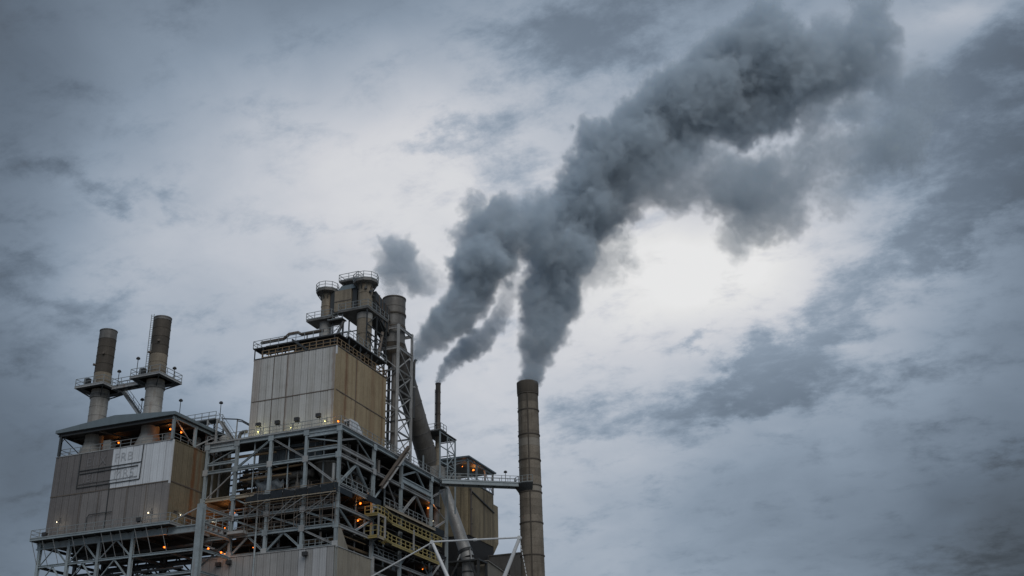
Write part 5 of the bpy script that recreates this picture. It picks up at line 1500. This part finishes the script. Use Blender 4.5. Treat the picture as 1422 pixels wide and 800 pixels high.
def smoke_group(name, pts, lo, hi, res, material, up, zcut):
    """density field: puffs (radius, weight) with smaller puffs budding on them, billowed and frayed by noise, on a voxel grid"""
    gt = bpy.data.node_groups.new(name, 'GeometryNodeTree')
    gt.interface.new_socket('Geometry', in_out='INPUT', socket_type='NodeSocketGeometry')
    gt.interface.new_socket('Geometry', in_out='OUTPUT', socket_type='NodeSocketGeometry')
    t = NT(gt)
    go = t.n('NodeGroupOutput')
    ix = t.n('GeometryNodeInputIndex').outputs[0]

    def table(vals):
        sw = t.n('GeometryNodeIndexSwitch', data_type='VECTOR')
        while len(sw.index_switch_items) < len(vals):
            sw.index_switch_items.new()
        t.put(sw.inputs[0], ix)
        for k, v in enumerate(vals):
            sw.inputs[k + 1].default_value = v
        return sw.outputs[0]

    def named(attr):
        na = t.n('GeometryNodeInputNamedAttribute', data_type='FLOAT')
        na.inputs['Name'].default_value = attr
        return na.outputs[0]

    def store(g, attr, val):
        st = t.n('GeometryNodeStoreNamedAttribute', data_type='FLOAT', domain='POINT')
        t.put(st.inputs['Geometry'], g)
        st.inputs['Name'].default_value = attr
        t.put(st.inputs['Value'], val)
        return st.outputs[0]

    def rnd(a, b, seed):
        rn = t.n('FunctionNodeRandomValue', data_type='FLOAT')
        rn.inputs[2].default_value = a
        rn.inputs[3].default_value = b
        rn.inputs['Seed'].default_value = seed
        return rn.outputs[1]

    pn = t.n('GeometryNodePoints')
    pn.inputs['Count'].default_value = len(pts)
    t.put(pn.inputs['Position'], table([tuple(p[:3]) for p in pts]))
    rw = t.n('ShaderNodeSeparateXYZ')
    t.put(rw.inputs[0], table([(p[3], p[4], 0) for p in pts]))
    G = store(store(pn.outputs[0], 'r', rw.outputs[0]), 'w', rw.outputs[1])
    de = t.n('GeometryNodeDuplicateElements', domain='POINT')
    t.put(de.inputs['Geometry'], G)
    de.inputs['Amount'].default_value = 11
    rv = t.n('FunctionNodeRandomValue', data_type='FLOAT_VECTOR')
    rv.inputs[0].default_value = (-1, -1, -1)
    rv.inputs[1].default_value = (1, 1, 1)
    sp = t.n('GeometryNodeSetPosition')
    t.put(sp.inputs['Geometry'], de.outputs[0])
    t.put(sp.inputs['Offset'], t.v('SCALE', t.v('NORMALIZE', rv.outputs[0]), scale=t.m('MULTIPLY', named('r'), rnd(.6, 1.0, 5))))
    G2 = store(sp.outputs[0], 'r', t.m('MULTIPLY', named('r'), rnd(.22, .48, 9)))
    pos = t.n('GeometryNodeInputPosition').outputs[0]

    def index_at(geo_, where):
        sn = t.n('GeometryNodeSampleNearest', domain='POINT')
        t.put(sn.inputs['Geometry'], geo_)
        t.put(sn.inputs['Sample Position'], where)
        return sn.outputs[0]

    def sample(geo_, i, attr, kind='FLOAT'):
        si = t.n('GeometryNodeSampleIndex', data_type=kind, domain='POINT')
        t.put(si.inputs['Geometry'], geo_)
        t.put(si.inputs['Index'], i)
        t.put(si.inputs['Value'], t.n('GeometryNodeInputPosition').outputs[0] if attr == 'position' else named(attr))
        return si.outputs[0]

    ra = sample(G, index_at(G, pos), 'r')
    amp = t.m('MULTIPLY', t.m('POWER', ra, .85), .52)
    w1 = t.v('SUBTRACT', t.noise(pos, .17, 2, .6, out='Color'), (.5, .5, .5))
    w2 = t.v('SUBTRACT', t.noise(pos, .70, 5, .66, out='Color'), (.5, .5, .5))
    wp = t.v('ADD', pos, t.v('SCALE', w1, scale=t.m('MULTIPLY', amp, 2.2)))
    wp = t.v('ADD', wp, t.v('SCALE', w2, scale=t.m('MULTIPLY', amp, 2.2)))
    ia, ib = index_at(G, wp), index_at(G2, wp)
    wgt = sample(G, ia, 'w')
    sa = t.m('SUBTRACT', 1.0, t.m('DIVIDE', t.v('DISTANCE', wp, sample(G, ia, 'position', 'FLOAT_VECTOR')), sample(G, ia, 'r')))
    sb = t.m('SUBTRACT', 1.0, t.m('DIVIDE', t.v('DISTANCE', wp, sample(G2, ib, 'position', 'FLOAT_VECTOR')), sample(G2, ib, 'r')))
    s = t.m('SMOOTH_MAX', t.m('ADD', sa, -.02), t.m('MULTIPLY', sb, .55), .12)
    n1 = t.noise(pos, .20, 6, .64)
    n2 = t.noise(pos, .8, 4, .66)
    fray = t.m('ADD', t.m('MULTIPLY_ADD', n1, 1.2, -.60), t.m('MULTIPLY_ADD', n2, .95, -.475))
    soft = t.m('MAXIMUM', .22, t.m('MULTIPLY_ADD', t.m('SUBTRACT', 1.0, wgt), .95, .72))
    s = t.m('ADD', t.m('ADD', s, t.m('MULTIPLY_ADD', t.m('MINIMUM', wgt, 1.0), .20, -.11)), t.m('MULTIPLY', fray, soft))
    d = t.m('MULTIPLY', t.mapr(s, 0.01, .27, 0, 1, True), t.m('POWER', wgt, 1.3))
    d = t.m('MULTIPLY', d, t.mapr(n1, .28, .68, .6, 1.25))
    d = t.m('MULTIPLY', d, t.mapr(t.v('DOT_PRODUCT', pos, tuple(up)), zcut, zcut + .35, 0, 1))
    vc = t.n('GeometryNodeVolumeCube')
    t.put(vc.inputs['Density'], d)
    vc.inputs['Min'].default_value = lo
    vc.inputs['Max'].default_value = hi
    for ax, k in zip('XYZ', res):
        vc.inputs['Resolution ' + ax].default_value = k
    sm = t.n('GeometryNodeSetMaterial')
    t.put(sm.inputs['Geometry'], vc.outputs[0])
    sm.inputs['Material'].default_value = material
    gt.links.new(sm.outputs[0], go.inputs[0])
    return gt


def thicken(pts):
    out = []
    for a, b in zip(pts, pts[1:] + [None]):
        k = .96 if a[4] > .75 else 1.05
        out.append((a[0], a[1], a[2], a[3] * k, a[4]))
        if b is None:
            continue
        dd = (Vector(a[:3]) - Vector(b[:3])).length
        if .45 * min(a[3], b[3]) < dd < 1.3 * (a[3] + b[3]):
            for q in (1 / 3, 2 / 3):
                out.append(tuple(a[i] + (b[i] - a[i]) * q for i in range(5)))
    return out


DENS = {'main': .47, 'second': .66, 'puff': .50, 'thin': .75}
for key, (label, pts, vox) in PLUMES.items():
    pts = thicken(pts)
    vd = bpy.data.volumes.new('smoke_plume')
    o0 = Vector(pts[0][:3])
    far = max(pts, key=lambda p: (Vector(p[:3]) - o0).length)
    q = (Vector(far[:3]) - o0).normalized().to_track_quat('X', 'Z')     # the grid lies along the drift
    qi = q.inverted()
    o = bpy.data.objects.new('smoke_plume', vd)
    COL.objects.link(o)
    o.location = o0
    o.rotation_euler = q.to_euler()
    o['label'] = label
    o['category'] = 'smoke plume'
    o['group'] = 'smoke plumes'
    o['kind'] = 'thing'
    pts = [(*(qi @ (Vector(p[:3]) - o0)), p[3], p[4]) for p in pts]
    lo = [min(p[i] - p[3] * 1.55 for p in pts) for i in range(3)]
    hi = [max(p[i] + p[3] * 1.55 for p in pts) for i in range(3)]
    res = [max(16, int((hi[i] - lo[i]) / vox)) for i in range(3)]
    m = smoke_material('smoke_' + key, DENS[key])
    vd.materials.append(m)
    md = o.modifiers.new('smoke', 'NODES')
    md.node_group = smoke_group('smoke_' + key, pts, lo, hi, res, m, qi @ Vector((0, 0, 1)), {'main': -.7, 'puff': -.4, 'thin': -.4}.get(key, -1.0))
